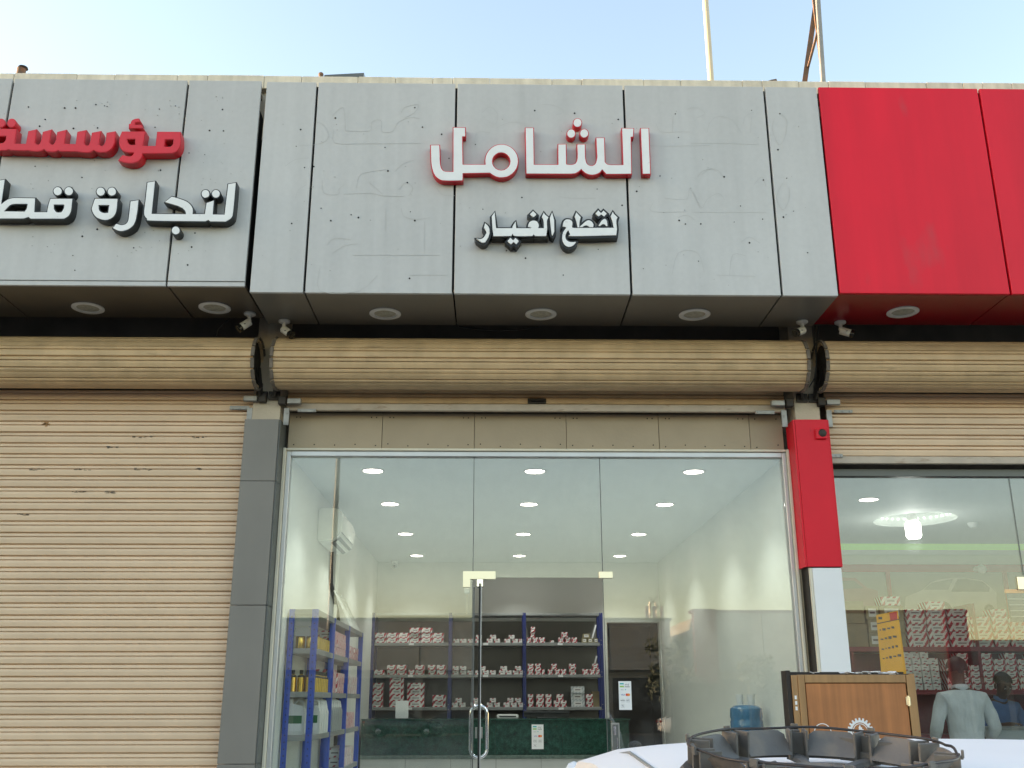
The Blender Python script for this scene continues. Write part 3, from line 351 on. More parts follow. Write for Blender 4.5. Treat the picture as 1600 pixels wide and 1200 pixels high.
HOLES_MID=[(-0.629,6.006),(-1.247,5.906),(-1.511,5.8),(-0.565,5.832),(-1.536,5.652),(-0.85,5.65),(-1.461,5.468),(-1.391,5.478),(-0.82,5.445),(-0.668,5.346),(-1.315,5.123),(-0.638,5.099),(-1.085,5.07),(-1.236,5.019),(-0.602,5.025),(-1.529,4.993),(-0.15,5.682),(-0.087,5.125),(-0.353,5.559),(0.314,5.989),(0.628,5.968),(0.971,5.916),(1.424,5.971),(-0.15,5.682),(0.788,5.304),(0.21,5.227),(1.092,5.287),(0.976,5.167),(1.278,5.421),(-0.088,5.125),(0.783,4.797),(0.092,4.781),(0.235,4.721),(1.407,5.043),(1.453,5.013),(1.536,4.706),(2.031,6.01),(2.254,5.982),(2.213,5.66),(1.775,5.418),(2.078,5.393),(2.261,5.411),(1.827,5.033),(2.047,5.059),(2.208,5.078),(1.932,4.86),(1.571,5.015),(1.885,5.169),(1.117,4.641),(0.516,4.585),(-0.628,4.551),(-1.029,5.047),(-0.414,5.77),(1.438,5.76),(2.291,5.129),(2.368,4.782)]
HOLES_LEFT=[(-3.638,5.979),(-3.357,5.973),(-3.273,5.974),(-3.119,6.006),(-3.051,5.996),(-3.03,5.99),(-3.494,5.87),(-3.528,5.809),(-3.266,5.792),(-3.081,5.799),(-2.622,5.971),(-2.501,6.001),(-2.639,5.809),(-2.131,5.972),(-2.215,5.784),(-2.107,5.782),(-2.355,5.586),(-2.233,5.572),(-3.514,5.46),(-2.558,5.436),(-2.979,4.934),(-3.083,4.875),(-2.691,4.784),(-3.133,4.718),(-3.103,4.599),(-2.247,4.908),(-2.261,4.793),(-2.277,4.647),(-3.147,5.368)]
TRACES=[[(-1.272,5.924),(-1.252,5.95),(-1.222,5.985),(-1.198,6.003),(-1.186,5.991),(-1.179,5.961),(-1.174,5.925),(-1.169,5.88),(-1.166,5.83),(-1.164,5.793)],[(-1.164,5.793),(-1.11,5.79),(-1.036,5.787),(-0.978,5.792),(-0.961,5.813),(-0.963,5.842),(-0.962,5.867),(-0.949,5.881),(-0.933,5.89),(-0.917,5.894),(-0.904,5.894),(-0.892,5.889),(-0.884,5.875),(-0.883,5.849),(-0.886,5.815),(-0.88,5.79),(-0.857,5.781),(-0.824,5.782),(-0.795,5.791),(-0.782,5.812),(-0.773,5.842),(-0.759,5.869),(-0.732,5.889),(-0.7,5.905),(-0.668,5.915),(-0.638,5.917),(-0.61,5.912),(-0.589,5.908)],[(-1.394,5.87),(-1.378,5.864),(-1.355,5.856),(-1.334,5.841),(-1.316,5.817),(-1.301,5.787),(-1.293,5.759),(-1.292,5.737),(-1.299,5.717),(-1.313,5.7),(-1.336,5.686),(-1.367,5.675),(-1.402,5.666),(-1.443,5.663),(-1.486,5.662),(-1.518,5.662)],[(-1.253,5.797),(-1.257,5.764),(-1.259,5.72),(-1.241,5.686),(-1.198,5.676),(-1.134,5.677),(-1.039,5.68),(-0.887,5.682),(-0.705,5.685),(-0.57,5.688)],[(-0.735,5.96),(-0.73,5.972),(-0.723,5.99),(-0.71,6.005),(-0.691,6.015),(-0.667,6.023),(-0.645,6.029),(-0.626,6.033),(-0.608,6.035),(-0.599,6.029),(-0.602,6.011),(-0.613,5.985),(-0.63,5.961),(-0.654,5.942),(-0.683,5.926),(-0.705,5.915)],[(-1.61,5.477),(-1.592,5.494),(-1.566,5.517),(-1.536,5.536),(-1.501,5.545),(-1.462,5.549),(-1.434,5.552)],[(-1.054,5.295),(-1.052,5.323),(-1.048,5.362),(-1.039,5.395),(-1.025,5.413),(-1.006,5.423),(-0.977,5.432),(-0.927,5.443),(-0.867,5.452),(-0.823,5.458)],[(-0.764,5.441),(-0.751,5.46),(-0.731,5.485),(-0.708,5.507),(-0.68,5.521),(-0.648,5.531),(-0.625,5.537)],[(-1.32,5.364),(-1.319,5.331),(-1.315,5.285),(-1.301,5.25),(-1.268,5.237),(-1.225,5.237),(-1.192,5.242),(-1.184,5.253),(-1.188,5.27),(-1.188,5.286),(-1.177,5.3),(-1.163,5.313),(-1.152,5.322)],[(-1.148,5.244),(-1.091,5.247),(-1.012,5.251),(-0.943,5.253),(-0.908,5.247),(-0.885,5.239),(-0.853,5.232),(-0.798,5.23),(-0.734,5.229),(-0.687,5.229)],[(-0.967,5.353),(-0.934,5.322),(-0.888,5.279),(-0.854,5.246)],[(-0.727,5.29),(-0.714,5.309),(-0.696,5.334),(-0.677,5.348),(-0.657,5.34),(-0.636,5.321),(-0.625,5.298),(-0.63,5.276),(-0.644,5.252),(-0.655,5.234)],[(-1.516,5.205),(-1.511,5.224),(-1.505,5.251),(-1.495,5.276),(-1.477,5.294),(-1.456,5.309),(-1.44,5.32)],[(-0.824,5.126),(-0.822,5.068),(-0.82,4.989),(-0.819,4.929)],[(-1.211,4.746),(-1.19,4.764),(-1.16,4.788),(-1.127,4.809),(-1.091,4.82),(-1.054,4.826),(-1.027,4.83)],[(-1.06,4.736),(-0.87,4.737),(-0.606,4.738),(-0.408,4.739)],[(-1.253,4.815),(-1.243,4.831),(-1.229,4.854),(-1.205,4.87),(-1.165,4.873),(-1.116,4.868),(-1.079,4.864)],[(-0.528,5.015),(-0.526,4.938),(-0.523,4.831),(-0.521,4.751)],[(-0.709,5.127),(-0.705,5.107),(-0.697,5.079),(-0.681,5.056),(-0.653,5.045),(-0.616,5.038),(-0.579,5.036),(-0.546,5.039),(-0.513,5.046),(-0.49,5.051)],[(-0.445,5.3),(-0.433,5.284),(-0.415,5.261),(-0.392,5.243),(-0.362,5.237),(-0.328,5.237),(-0.302,5.237)],[(-0.097,5.967),(-0.082,5.985),(-0.061,6.009),(-0.038,6.02),(-0.016,6.008),(0.007,5.982),(0.022,5.953),(0.023,5.92),(0.016,5.884),(0.002,5.862),(-0.021,5.868),(-0.049,5.89),(-0.071,5.906)],[(0.015,5.832),(0.039,5.846),(0.073,5.864),(0.107,5.878),(0.139,5.883),(0.171,5.883),(0.2,5.879),(0.222,5.868),(0.24,5.854),(0.252,5.842)],[(0.373,6.047),(0.401,6.045),(0.442,6.042),(0.479,6.033),(0.508,6.018),(0.533,5.999),(0.544,5.981),(0.53,5.968),(0.5,5.957),(0.478,5.95)],[(-0.154,5.637),(-0.154,5.681),(-0.153,5.74),(-0.142,5.786),(-0.11,5.797),(-0.068,5.792),(-0.037,5.787)],[(1.406,5.952),(1.402,5.91),(1.396,5.853),(1.392,5.809)],[(1.27,5.875),(1.276,5.856),(1.285,5.829),(1.306,5.808),(1.344,5.804),(1.393,5.807),(1.439,5.81),(1.475,5.81),(1.508,5.81),(1.531,5.811)],[(1.515,6.014),(1.537,6.021),(1.567,6.029),(1.596,6.03),(1.623,6.018),(1.649,5.997),(1.66,5.978),(1.645,5.963),(1.615,5.949),(1.591,5.939)],[(1.143,5.687),(1.188,5.685),(1.255,5.683),(1.34,5.682),(1.455,5.685),(1.586,5.689),(1.683,5.693)],[(0.493,5.237),(0.517,5.233),(0.552,5.227),(0.596,5.223),(0.656,5.223),(0.726,5.224),(0.777,5.225)],[(1.306,5.23),(1.354,5.224),(1.42,5.219),(1.474,5.224),(1.493,5.257),(1.496,5.302),(1.504,5.318),(1.527,5.274),(1.553,5.202),(1.573,5.146)],[(1.602,5.434),(1.62,5.45),(1.646,5.472),(1.67,5.486),(1.69,5.484),(1.708,5.473),(1.721,5.465)],[(1.213,5.186),(1.201,5.165),(1.187,5.136),(1.204,5.115),(1.28,5.11),(1.387,5.113),(1.468,5.117)],[(1.401,5.067),(1.418,5.074),(1.442,5.085),(1.466,5.088),(1.489,5.078),(1.512,5.06),(1.528,5.046)],[(1.664,5.802),(1.67,5.827),(1.679,5.863),(1.694,5.896),(1.712,5.921),(1.735,5.942),(1.763,5.953),(1.799,5.95),(1.84,5.938),(1.876,5.916),(1.901,5.881),(1.921,5.837),(1.934,5.805)],[(1.536,5.709),(1.598,5.71),(1.687,5.711),(1.781,5.711),(1.874,5.709),(1.97,5.706),(2.042,5.704),(2.066,5.707),(2.063,5.711),(2.059,5.714)],[(1.956,5.88),(1.96,5.9),(1.966,5.929),(1.978,5.955),(1.999,5.972),(2.026,5.984),(2.046,5.993)],[(2.027,5.955),(2.021,5.911),(2.014,5.851),(2.008,5.806)],[(2.207,5.939),(2.199,5.916),(2.188,5.884),(2.183,5.845),(2.191,5.795),(2.205,5.74),(2.222,5.706),(2.239,5.71),(2.259,5.735),(2.276,5.771),(2.29,5.818),(2.302,5.874),(2.305,5.921),(2.294,5.948),(2.275,5.965),(2.26,5.977)],[(1.568,5.418),(1.58,5.433),(1.597,5.455),(1.62,5.472),(1.65,5.481),(1.686,5.486),(1.717,5.482),(1.74,5.464),(1.758,5.439),(1.77,5.419)],[(1.529,5.292),(1.544,5.248),(1.565,5.188),(1.585,5.15),(1.599,5.159),(1.611,5.19),(1.629,5.221),(1.658,5.244),(1.691,5.266),(1.721,5.276),(1.741,5.264),(1.755,5.241),(1.766,5.223)],[(1.503,5.114),(1.577,5.114),(1.682,5.113),(1.79,5.113),(1.896,5.114),(2.002,5.115),(2.078,5.116)],[(2.227,5.37),(2.208,5.337),(2.183,5.29),(2.168,5.244),(2.174,5.2),(2.19,5.159),(2.208,5.138),(2.227,5.152),(2.247,5.188),(2.263,5.227),(2.27,5.265),(2.272,5.305),(2.272,5.334)],[(1.999,5.35),(2.019,5.374),(2.046,5.407),(2.069,5.422),(2.082,5.401),(2.09,5.362),(2.095,5.333)],[(1.869,4.865),(1.886,4.879),(1.91,4.899),(1.935,4.908),(1.962,4.897),(1.99,4.874),(2.011,4.857)],[(-1.296,4.624),(-1.303,4.571),(-1.31,4.498),(-1.286,4.444),(-1.207,4.427),(-1.099,4.429),(-1.003,4.446),(-0.942,4.484),(-0.897,4.536),(-0.866,4.575)],[(1.331,4.591),(1.342,4.644),(1.36,4.718),(1.388,4.774),(1.433,4.794),(1.488,4.794),(1.533,4.775),(1.556,4.729),(1.566,4.666),(1.573,4.618)],[(1.667,4.593),(1.752,4.591),(1.868,4.587),(1.956,4.585)],[(1.764,4.594),(1.77,4.643),(1.781,4.711),(1.799,4.762),(1.83,4.771),(1.867,4.761),(1.895,4.752)],[(-0.629,4.577),(-0.545,4.578),(-0.43,4.578),(-0.343,4.579)]]

CAR_BODY=[(4.853,2.718),(5.072,2.801),(5.178,2.887),(5.297,2.925),(5.452,2.942),(5.623,2.937),(5.791,2.909),(5.868,2.849),(5.937,2.765),(5.916,2.562),(5.883,2.498),(4.862,2.479),(4.828,2.589)]
CAR_WIN=[(5.401,2.779),(5.497,2.923),(5.602,2.928),(5.789,2.895),(5.866,2.825),(5.853,2.779)]
CAR_SCREEN=[(5.076,2.8),(5.185,2.883),(5.445,2.928),(5.371,2.802)]
CAR_WHEELS=[(5.297, 2.562, 0.103), (5.827, 2.562, 0.072)]
PICKUP=[(3.623,2.921),(4.134,2.944),(4.285,2.937),(4.41,2.825),(4.535,2.788),(4.516,2.479),(3.584,2.479)]
PICKUP_WIN=[(4.0,2.899),(4.259,2.907),(4.364,2.818),(3.991,2.802)]
# ------------------------------------------------------------------ ground
g = MB()
ys = [80, 0.0, -9, -45, -400]; zs = [0, 0, 0, -.42, -.42]
for i in range(4): g.quad((-400, ys[i], zs[i]), (400, ys[i], zs[i]), (400, ys[i + 1], zs[i + 1]), (-400, ys[i + 1], zs[i + 1]))
struct('asphalt_ground', g, 'asphalt')
pv = tag(thing('pavement', None, None, (0, -1.5, .02)), kind='structure')
for i in range(22):
    x = -11.0 + i
    MB().box(x + .004, x + .996, -2.78, .02, .02, .15, .006).build('paving_slab', 'concrete', pv)
    MB().box(x + .004, x + .996, -2.95, -2.79, .02, .15, .012).build('kerb_stone', 'concrete', pv)

# ------------------------------------------------------------------ the row building: walls, roof, parapet
bld = thing('shop_building', 'low concrete shop row with cream parapet coping above the sign boards', 'building', (0, 4, 0))
MB().box(-6.3, 7.2, .08, .30, 3.50, 5.95).build('lintel_wall', 'plaster_dark', bld)
MB().box(2.62, 7.2, .05, .30, 3.345, 3.498).build('lintel_beam', 'plaster_dark', bld)
MB().box(-6.3, 7.2, -.85, 9.0, 5.952, 6.12).build('roof', 'concrete', bld)
MB().box(-6.3, 7.2, -.90, -.72, 5.80, 6.225).build('parapet', 'coping', bld)
x = -6.3; rr = random.Random(4)
while x < 7.2:
    w = rr.choice((.16, .24, .30, .36, .45, .5)); w = min(w, 7.2 - x); dz = rr.uniform(-.002, .003)
    MB().box(x + .001, x + w - .001, -.965 + rr.uniform(0, .003), -.69, 6.226, 6.345 + dz, .005).build('coping_stone', 'coping', bld); x += w
MB().box(-6.3, -6.1, .05, 9, .0, 5.95).build('side_wall', 'plaster', bld)
MB().box(7.0, 7.2, .05, 9, .0, 5.95).build('side_wall', 'plaster', bld)
MB().box(-6.1, 7.0, 8.8, 9, .0, 5.95).build('rear_wall', 'plaster', bld)
for (xa, xb) in ((-1.93, -1.71), (2.44, 2.64), (-6.1, -5.95), (6.78, 6.98)):
    MB().box(xa, xb, -.17, .079, .15, 4.9).build('column', 'plaster', bld)

# interiors
struct('shop_floor', MB().box(-1.85, 2.60, -.02, 6.95, .03, .20), 'floor_tile')
struct('ceiling', MB().box(-1.85, 2.60, .085, 6.95, 3.46, 3.495), 'ceil_paint')
struct('wall', MB().box(-1.85, -1.65, .09, 6.95, .20, 3.459), 'wall_paint')
struct('wall', MB().box(2.385, 2.60, .09, 6.95, .20, 3.459), 'wall_paint')
bw = MB().box(-1.648, 1.62, 6.68, 6.86, .20, 3.458).box(2.37, 2.383, 6.68, 6.86, .2, 3.458).box(1.62, 2.37, 6.68, 6.86, 2.62, 3.458)
struct('wall', bw, 'wall_paint')
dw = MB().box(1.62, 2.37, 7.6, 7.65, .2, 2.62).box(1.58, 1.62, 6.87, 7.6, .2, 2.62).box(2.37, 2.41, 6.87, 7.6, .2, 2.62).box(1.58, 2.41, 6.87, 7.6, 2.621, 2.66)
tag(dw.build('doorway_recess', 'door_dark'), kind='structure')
struct('shop_floor', MB().box(2.61, 7.0, -.02, 5.2, .03, .20), 'floor_tile')
struct('wall', MB().box(2.602, 2.69, .09, 5.0, .20, 3.33), 'wall_paint')
struct('wall', MB().box(6.9, 7.0, .09, 5.0, .20, 3.33), 'wall_paint')
struct('wall', MB().box(2.69, 6.9, 4.02, 4.2, .20, 3.60), 'wall_paint')
# ceiling of the right shop: a sheet with a round opening, a recess above it
ring = [(4.32 + .40 * math.cos(2 * PI * i / 48), 2.22 + .43 * math.sin(2 * PI * i / 48)) for i in range(48)]
def flat_hole(name, outer, hole, z0, z1, m):
    cu = bpy.data.curves.new(name, 'CURVE'); cu.dimensions = '2D'; cu.fill_mode = 'BOTH'; cu.extrude = (z1 - z0) / 2
    for lp in (outer, hole):
        sp = cu.splines.new('POLY'); sp.points.add(len(lp) - 1); sp.use_cyclic_u = True
        for i, p in enumerate(lp): sp.points[i].co = (*p, 0, 1)
    t = bpy.data.objects.new('tmp', cu); me = t.to_mesh().copy(); t.to_mesh_clear(); me.transform(Matrix.Translation((0, 0, (z0 + z1) / 2)))
    bpy.data.objects.remove(t); bpy.data.curves.remove(cu); me.name = name; return link(name, me, m)
tag(flat_hole('ceiling', [(2.69, .09), (6.9, .09), (6.9, 3.85), (2.69, 3.85)], ring, 3.32, 3.34, 'ceil_paint'), kind='structure')
struct('ceiling', MB().box(2.69, 6.9, 3.85, 4.02, 3.46, 3.48), 'ceil_paint')
rc = thing('ceiling_recess', 'round ceiling recess with a lit LED strip around a hanging bulb in the right shop', 'ceiling light', (4.32, 2.22, 3.34))
MB().lathe([(.425, -.018), (.435, .0), (.435, .105), (0, .105)], (4.32, 2.22, 3.342), 48).build('recess_shell', 'ceil_paint', rc, smooth=40, recalc=False)
for i in range(40):
    a = 2 * PI * i / 40; p = Vector((4.32 + .415 * math.cos(a), 2.22 + .415 * math.sin(a), 3.40))
    MB().box(-.010, .010, -.004, .004, -.008, .008, 0, Matrix.Translation(p) @ Matrix.Rotation(a + PI / 2, 4, 'Z')).build('led', 'led_white', rc)
bb = thing('hanging_bulb', 'bright white lamp bulb hanging from the round recess in the right shop', 'light bulb', (4.22, 2.05, 3.2))
MB().cyl((4.22, 2.05, 3.33), (4.22, 2.05, 3.446), .03).cyl((4.22, 2.05, 3.27), (4.22, 2.05, 3.335), .055, .045).build('socket', 'white_plastic', bb, smooth=40)
MB().lathe([(.001, -.17), (.06, -.165), (.075, -.14), (.075, -.03), (.06, 0)], (4.22, 2.05, 3.27), 24).build('bulb', 'bulb_lit', bb, smooth=40)
def point(name, loc, e, r=.06, col=(1, 1, .97), spot=None, blend=.5):
    l = bpy.data.lights.new(name, 'SPOT' if spot else 'POINT'); l.energy = e; l.color = col; l.shadow_soft_size = r
    if spot: l.spot_size = math.radians(spot); l.spot_blend = blend
    o = bpy.data.objects.new(name, l); COL.objects.link(o); o.location = loc; return o
def lamp_child(o, par):
    o.location = o.location - ORG[par.name]; o.parent = par
lamp_child(point('bulb_light', (4.22, 2.05, 3.05), 1.3, .09, (.8, .97, 1)), bb)
cv = thing('cove_light', 'green lit cove strip along the ceiling edge in the right shop', 'light strip', (4.8, 3.9, 3.2))
MB().box(2.70, 6.89, 3.86, 3.88, 3.19, 3.245).build('ledge', 'ceil_paint', cv)
MB().box(2.70, 6.89, 3.95, 3.965, 3.25, 3.335).build('led_strip', 'led_green', cv)

# ------------------------------------------------------------------ sign fascias
YF = -1.05
def fascia(label, x0, x1, zb, zt, joints, face, soff, soffj, lip=0.0):
    t = thing('sign_fascia', label, 'sign board', ((x0 + x1) / 2, -.7, zb))
    xs = [x0] + joints + [x1]
    for i in range(len(xs) - 1):
        a = xs[i] + (.009 if i else 0); b = xs[i + 1] - (.009 if i < len(xs) - 2 else 0); dy = random.uniform(-.0015, .0015)
        MB().box(a, b, YF + dy, YF + .03, zb, zt - .002, .0025).build('front_panel', face, t)
    if lip:
        for i in range(len(xs) - 1):
            a = xs[i] + (.007 if i else 0); b = xs[i + 1] - (.007 if i < len(xs) - 2 else 0)
            MB().box(a, b, YF + .006, YF + .03, zb - lip, zb - .003, .002).build('edge_trim', face if lip > .01 else soff, t)
    z = zb - lip
    xs = [x0] + soffj + [x1]
    for i in range(len(xs) - 1):
        a = xs[i] + (.006 if i else 0); b = xs[i + 1] - (.006 if i < len(xs) - 2 else 0)
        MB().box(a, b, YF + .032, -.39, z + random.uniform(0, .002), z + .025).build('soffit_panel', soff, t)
    MB().box(x0 + .01, x1 - .01, YF + .034, YF + .05, z + .03, zt - .02).build('backing', 'joint_dark', t)
    MB().box(x0, x0 + .006, YF + .031, -.40, z + .027, zt - .25).build('side_return', 'joint_dark', t)
    MB().box(x1 - .006, x1, YF + .031, -.40, z + .027, zt - .25).build('side_return', 'joint_dark', t)
    MB().box(x0 + .02, x1 - .02, -.40, -.385, z + .027, 5.79).build('rear_panel', 'joint_dark', t)
    for a in (x0 + .02, x1 - .05): MB().box(a, a + .03, YF + .05, -.91, zt - .09, zt - .05).build('bracket', 'steel_dark', t)
    return t
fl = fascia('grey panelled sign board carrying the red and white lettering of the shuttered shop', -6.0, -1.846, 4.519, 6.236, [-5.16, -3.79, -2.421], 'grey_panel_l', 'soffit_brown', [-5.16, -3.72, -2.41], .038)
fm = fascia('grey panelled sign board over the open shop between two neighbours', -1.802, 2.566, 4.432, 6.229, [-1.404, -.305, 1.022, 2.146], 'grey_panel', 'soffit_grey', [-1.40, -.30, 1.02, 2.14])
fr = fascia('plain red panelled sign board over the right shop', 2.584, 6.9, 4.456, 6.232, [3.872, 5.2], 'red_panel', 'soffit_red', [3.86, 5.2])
def discs(name, pts, r, parent, m, y0, y1):
    b = MB()
    for i, (x, z) in enumerate(pts): b.cyl((x, y0, z), (x, y1, z), r * (1 + .35 * math.sin(i * 7.3)), n=8)
    return tag(b.build(name, m, parent), kind='stuff')
discs('screw_holes', HOLES_MID, .0055, fm, 'hole', YF - .0035, YF + .004)
discs('screw_holes', HOLES_LEFT, .0055, fl, 'hole', YF - .0035, YF + .004)
r3 = random.Random(3)
discs('specks', [(r3.uniform(-3.9, -1.9), r3.uniform(4.7, 6.1)) for _ in range(110)], .0026, fl, 'stain', YF - .0035, YF + .004)
discs('specks', [(r3.uniform(-1.75, 2.5), r3.uniform(4.5, 6.1)) for _ in range(70)], .0026, fm, 'stain', YF - .0035, YF + .004)
b = MB()                                                   # thin glue residue left by older letters
for line in TRACES:
    for (xa, za), (xb, zb) in zip(line, line[1:]):
        d = Vector((xb - xa, zb - za))
        if d.length < 1e-4: continue
        n = Vector((-d.y, d.x)).normalized() * .0014
        b.quad((xa + n.x, YF - .0022, za + n.y), (xb + n.x, YF - .0022, zb + n.y), (xb - n.x, YF - .0022, zb - n.y), (xa - n.x, YF - .0022, za - n.y))
mat('trace', (.462, .453, .44), .5)
tag(b.build('glue_traces', 'trace', fm), kind='stuff')

# ------------------------------------------------------------------ lettering
def word(label, glyphs, depth, body, face, rim, outset=0.0, stagger=False):
    xs = [p[0] for g_ in glyphs for p in g_[0]]; zs = [p[1] for g_ in glyphs for p in g_[0]]
    t = thing('sign_lettering', label, 'sign lettering', ((min(xs) + max(xs)) / 2, YF - .003, min(zs)))
    for k, g_ in enumerate(glyphs):
        loops = [g_[0]] + g_[1:]
        bl = [offset(g_[0], outset)] + [offset(h, -outset) for h in g_[1:]] if outset else loops
        fc = [offset(g_[0], -rim)] + [offset(h, rim) for h in g_[1:]] if rim else loops
        y = YF - depth - (.0012 * k if stagger else 0)
        o = shape('letter', bl, y, YF - .003, body, t)
        shape('letter_face', fc, YF - depth - (.0012 * len(glyphs) if stagger else 0) - .004, y - .0002, face, o)
    return t
word('white Arabic word with red rim across the middle grey sign board', WORD_RED_RIM, .062, 'letter_red', 'letter_white', .0068)
word('small white Arabic lettering with black rim below the larger red rimmed word', WORD_BLACK_RIM, .075, 'letter_black', 'letter_white', 0, .0155, True)
word('solid red Arabic lettering at the top of the left grey sign board', WORD_LEFT_RED, .085, 'letter_red', 'letter_red_face', .005)
word('large white Arabic lettering with black sides on the left grey sign board', WORD_LEFT_WHITE, .085, 'letter_black', 'letter_white', 0, .008)

# ------------------------------------------------------------------ soffit downlights and cameras
def downlight(x, y, z, label):
    t = thing('recessed_light', label, 'downlight', (x, y, z), 'unlit downlights under the sign boards')
    MB().lathe([(.122, .0), (.122, -.006), (.112, -.011), (.088, -.009), (.084, .0)], (x, y, z), 32).build('ring', 'lamp_ring', t, smooth=40)
    MB().lathe([(.0, -.002), (.03, -.0045), (.06, -.003), (.084, -.001)], (x, y, z), 32).build('lens', 'lamp_lens', t, smooth=60, recalc=False)
    MB().lathe([(.030, -.004), (.030, -.008), (.0, -.009)], (x, y, z), 20).build('diode', 'lamp_lens', t)
downlight(-3.162, -.60, 4.480, 'unlit round downlight under the left grey board, farther from its corner')
downlight(-2.175, -.62, 4.480, 'unlit round downlight under the left grey board, beside the white camera')
downlight(-.846, -.64, 4.431, 'unlit round downlight under the middle grey board, left of the other two')
downlight(.366, -.65, 4.431, 'unlit round downlight under the middle grey board, between the other two')
downlight(1.566, -.66, 4.431, 'unlit round downlight under the middle grey board, nearest the red board')
downlight(3.198, -.68, 4.455, 'unlit round downlight under the red board')
def camera(x, y, z, d, label):
    t = thing('security_camera', label, 'camera', (x, y, z), 'outdoor cameras under the sign boards')
    MB().lathe([(.0, 0), (.046, 0), (.046, -.012), (.03, -.022), (.0, -.024)], (x, y, z), 20).build('mount', 'cam_white', t, smooth=40)
    d = Vector(d).normalized(); j = Vector((x, y, z - .062)); c = j + d * .045 + Vector((0, 0, -.012))
    MB().cyl((x, y, z - .02), tuple(j), .016, .013, 12).ball(tuple(j), .019).build('arm', 'cam_white', t, smooth=50)
    MB().cyl(tuple(c - d * .05), tuple(c + d * .032), .031, n=20).build('body', 'cam_white', t, smooth=40)
    MB().cyl(tuple(c + d * .0325), tuple(c + d * .062), .032, .033, 20).cyl(tuple(c + d * .052), tuple(c + d * .066), .017, n=16).build('lens_hood', 'cam_black', t, smooth=40)
    side = d.cross(Vector((0, 0, 1))).normalized()
    MB().box(-.016, .016, -.0006, .0006, -.003, .003, 0, Matrix.Translation(c + Vector((0, -.0315, 0)))).build('print', 'ink', t)
camera(-1.93, -.50, 4.480, (-.62, -.30, -.62), 'white bullet camera under the left grey board, pointing left')
camera(-1.66, -.47, 4.431, (.66, -.35, -.55), 'white bullet camera at the left end of the middle board, pointing right')
camera(2.45, -.52, 4.431, (-.72, -.45, -.42), 'white bullet camera at the right end of the middle board, black hood to the left')
camera(2.78, -.45, 4.455, (.80, -.30, -.40), 'white bullet camera under the red board, pointing right')

# ------------------------------------------------------------------ roller shutters
mat('scuff', (.17, .13, .10), .7); mat('rust_stain', (.42, .22, .09), .7)
PROF = [(-.0445, .020), (-.0405, .018), (-.0400, .002), (-.036, -.0035), (-.008, -.0075), (.008, -.006), (.0115, .001), (.0120, .008), (.0155, .008), (.0160, -.003), (.019, -.0065), (.034, -.005), (.0395, .0), (.0410, .018), (.0445, .020)]
def slat_mesh(name, x0, x1, seed, m):
    fr = [(y, z) for z, y in PROF]; bk = [(.024, z) for z, y in reversed(PROF) if abs(z) > .0442]
    mb = MB().prism([(y, z) for (y, z) in fr + bk], x0, x1, 'x')
    me = bpy.data.meshes.new(name); mb.bm.to_mesh(me); mb.bm.free(); me.materials.append(MT(m)); return me
PITCH = .0893
def shutter(label, cx0, cx1, kx0, kx1, zbot, m, gap_handle=None, yc=-.33, zc=4.118, rad=.196):
    t = thing('roller_shutter', label, 'shutter', ((cx0 + cx1) / 2, -.12, zbot)); g = ORG[t.name]
    me = slat_mesh('slat', kx0 - g.x, kx1 - g.x, 1, m); mk = slat_mesh('slat', cx0 - g.x, cx1 - g.x, 2, 'slat_worn')
    n = 14; rnd = random.Random(int(abs(cx0) * 100))
    for i in range(n):
        a = 2 * PI * (i + .37) / n; r = rad + rnd.uniform(-.004, .004)
        o = bpy.data.objects.new('slat', mk); COL.objects.link(o); o.parent = t
        o.location = (0, yc - r * math.cos(a) - g.y, zc + r * math.sin(a) - g.z); o.rotation_euler = (-a, 0, 0); ORG[o.name] = g
    z = zbot + .06 + PITCH / 2
    while z < zc - .12:
        o = bpy.data.objects.new('slat', me); COL.objects.link(o); o.parent = t
        o.location = (rnd.uniform(-.004, .004), rnd.uniform(-.002, .002), z - g.z); o.rotation_euler = (rnd.uniform(-.02, .02), 0, 0); z += PITCH; ORG[o.name] = g
    MB().box(kx0, kx1, -.14, -.10, zbot, zbot + .058, .004).build('bottom_bar', 'bottom_bar', t)
    b = MB()
    for xa, xb in ((cx0 + .02, cx0 + .03), (cx1 - .03, cx1 - .02)):
        b.cyl((xa, yc, zc), (xb, yc, zc), rad - .012, n=28)
    b.cyl((cx0 + .03, yc, zc), (cx1 - .03, yc, zc), .09, n=20).build('drum', 'steel_dark', t)
    for xa, s in ((cx0, -1), (cx1, 1)):                            # ragged rim of slat ends
        b = MB()
        for i in range(n):
            a = 2 * PI * (i + .37) / n
            b.box(xa - .014, xa + .014, -.012, .004, -.040, .040, .003, Matrix.Translation((0, yc - (rad + .004) * math.cos(a), zc + (rad + .004) * math.sin(a))) @ Matrix.Rotation(-a, 4, 'X'))
        b.build('slat_end_clips', 'rim_dirty', t)
    for x in (kx0 + .015, kx1 - .015):
        MB().box(x - .030, x + .012, -.165, -.145, 3.66, 3.80).build('guide_bracket', 'galv', t)
    if gap_handle:
        h = MB().tube([(gap_handle - .055, -.135, zbot + .085), (gap_handle - .045, -.165, zbot + .088), (gap_handle + .045, -.165, zbot + .088), (gap_handle + .055, -.135, zbot + .085)], .008, 8)
        h.box(gap_handle - .075, gap_handle + .075, -.138, -.1345, zbot + .062, zbot + .108, .004).build('handle', 'steel_dark', t)
    return t
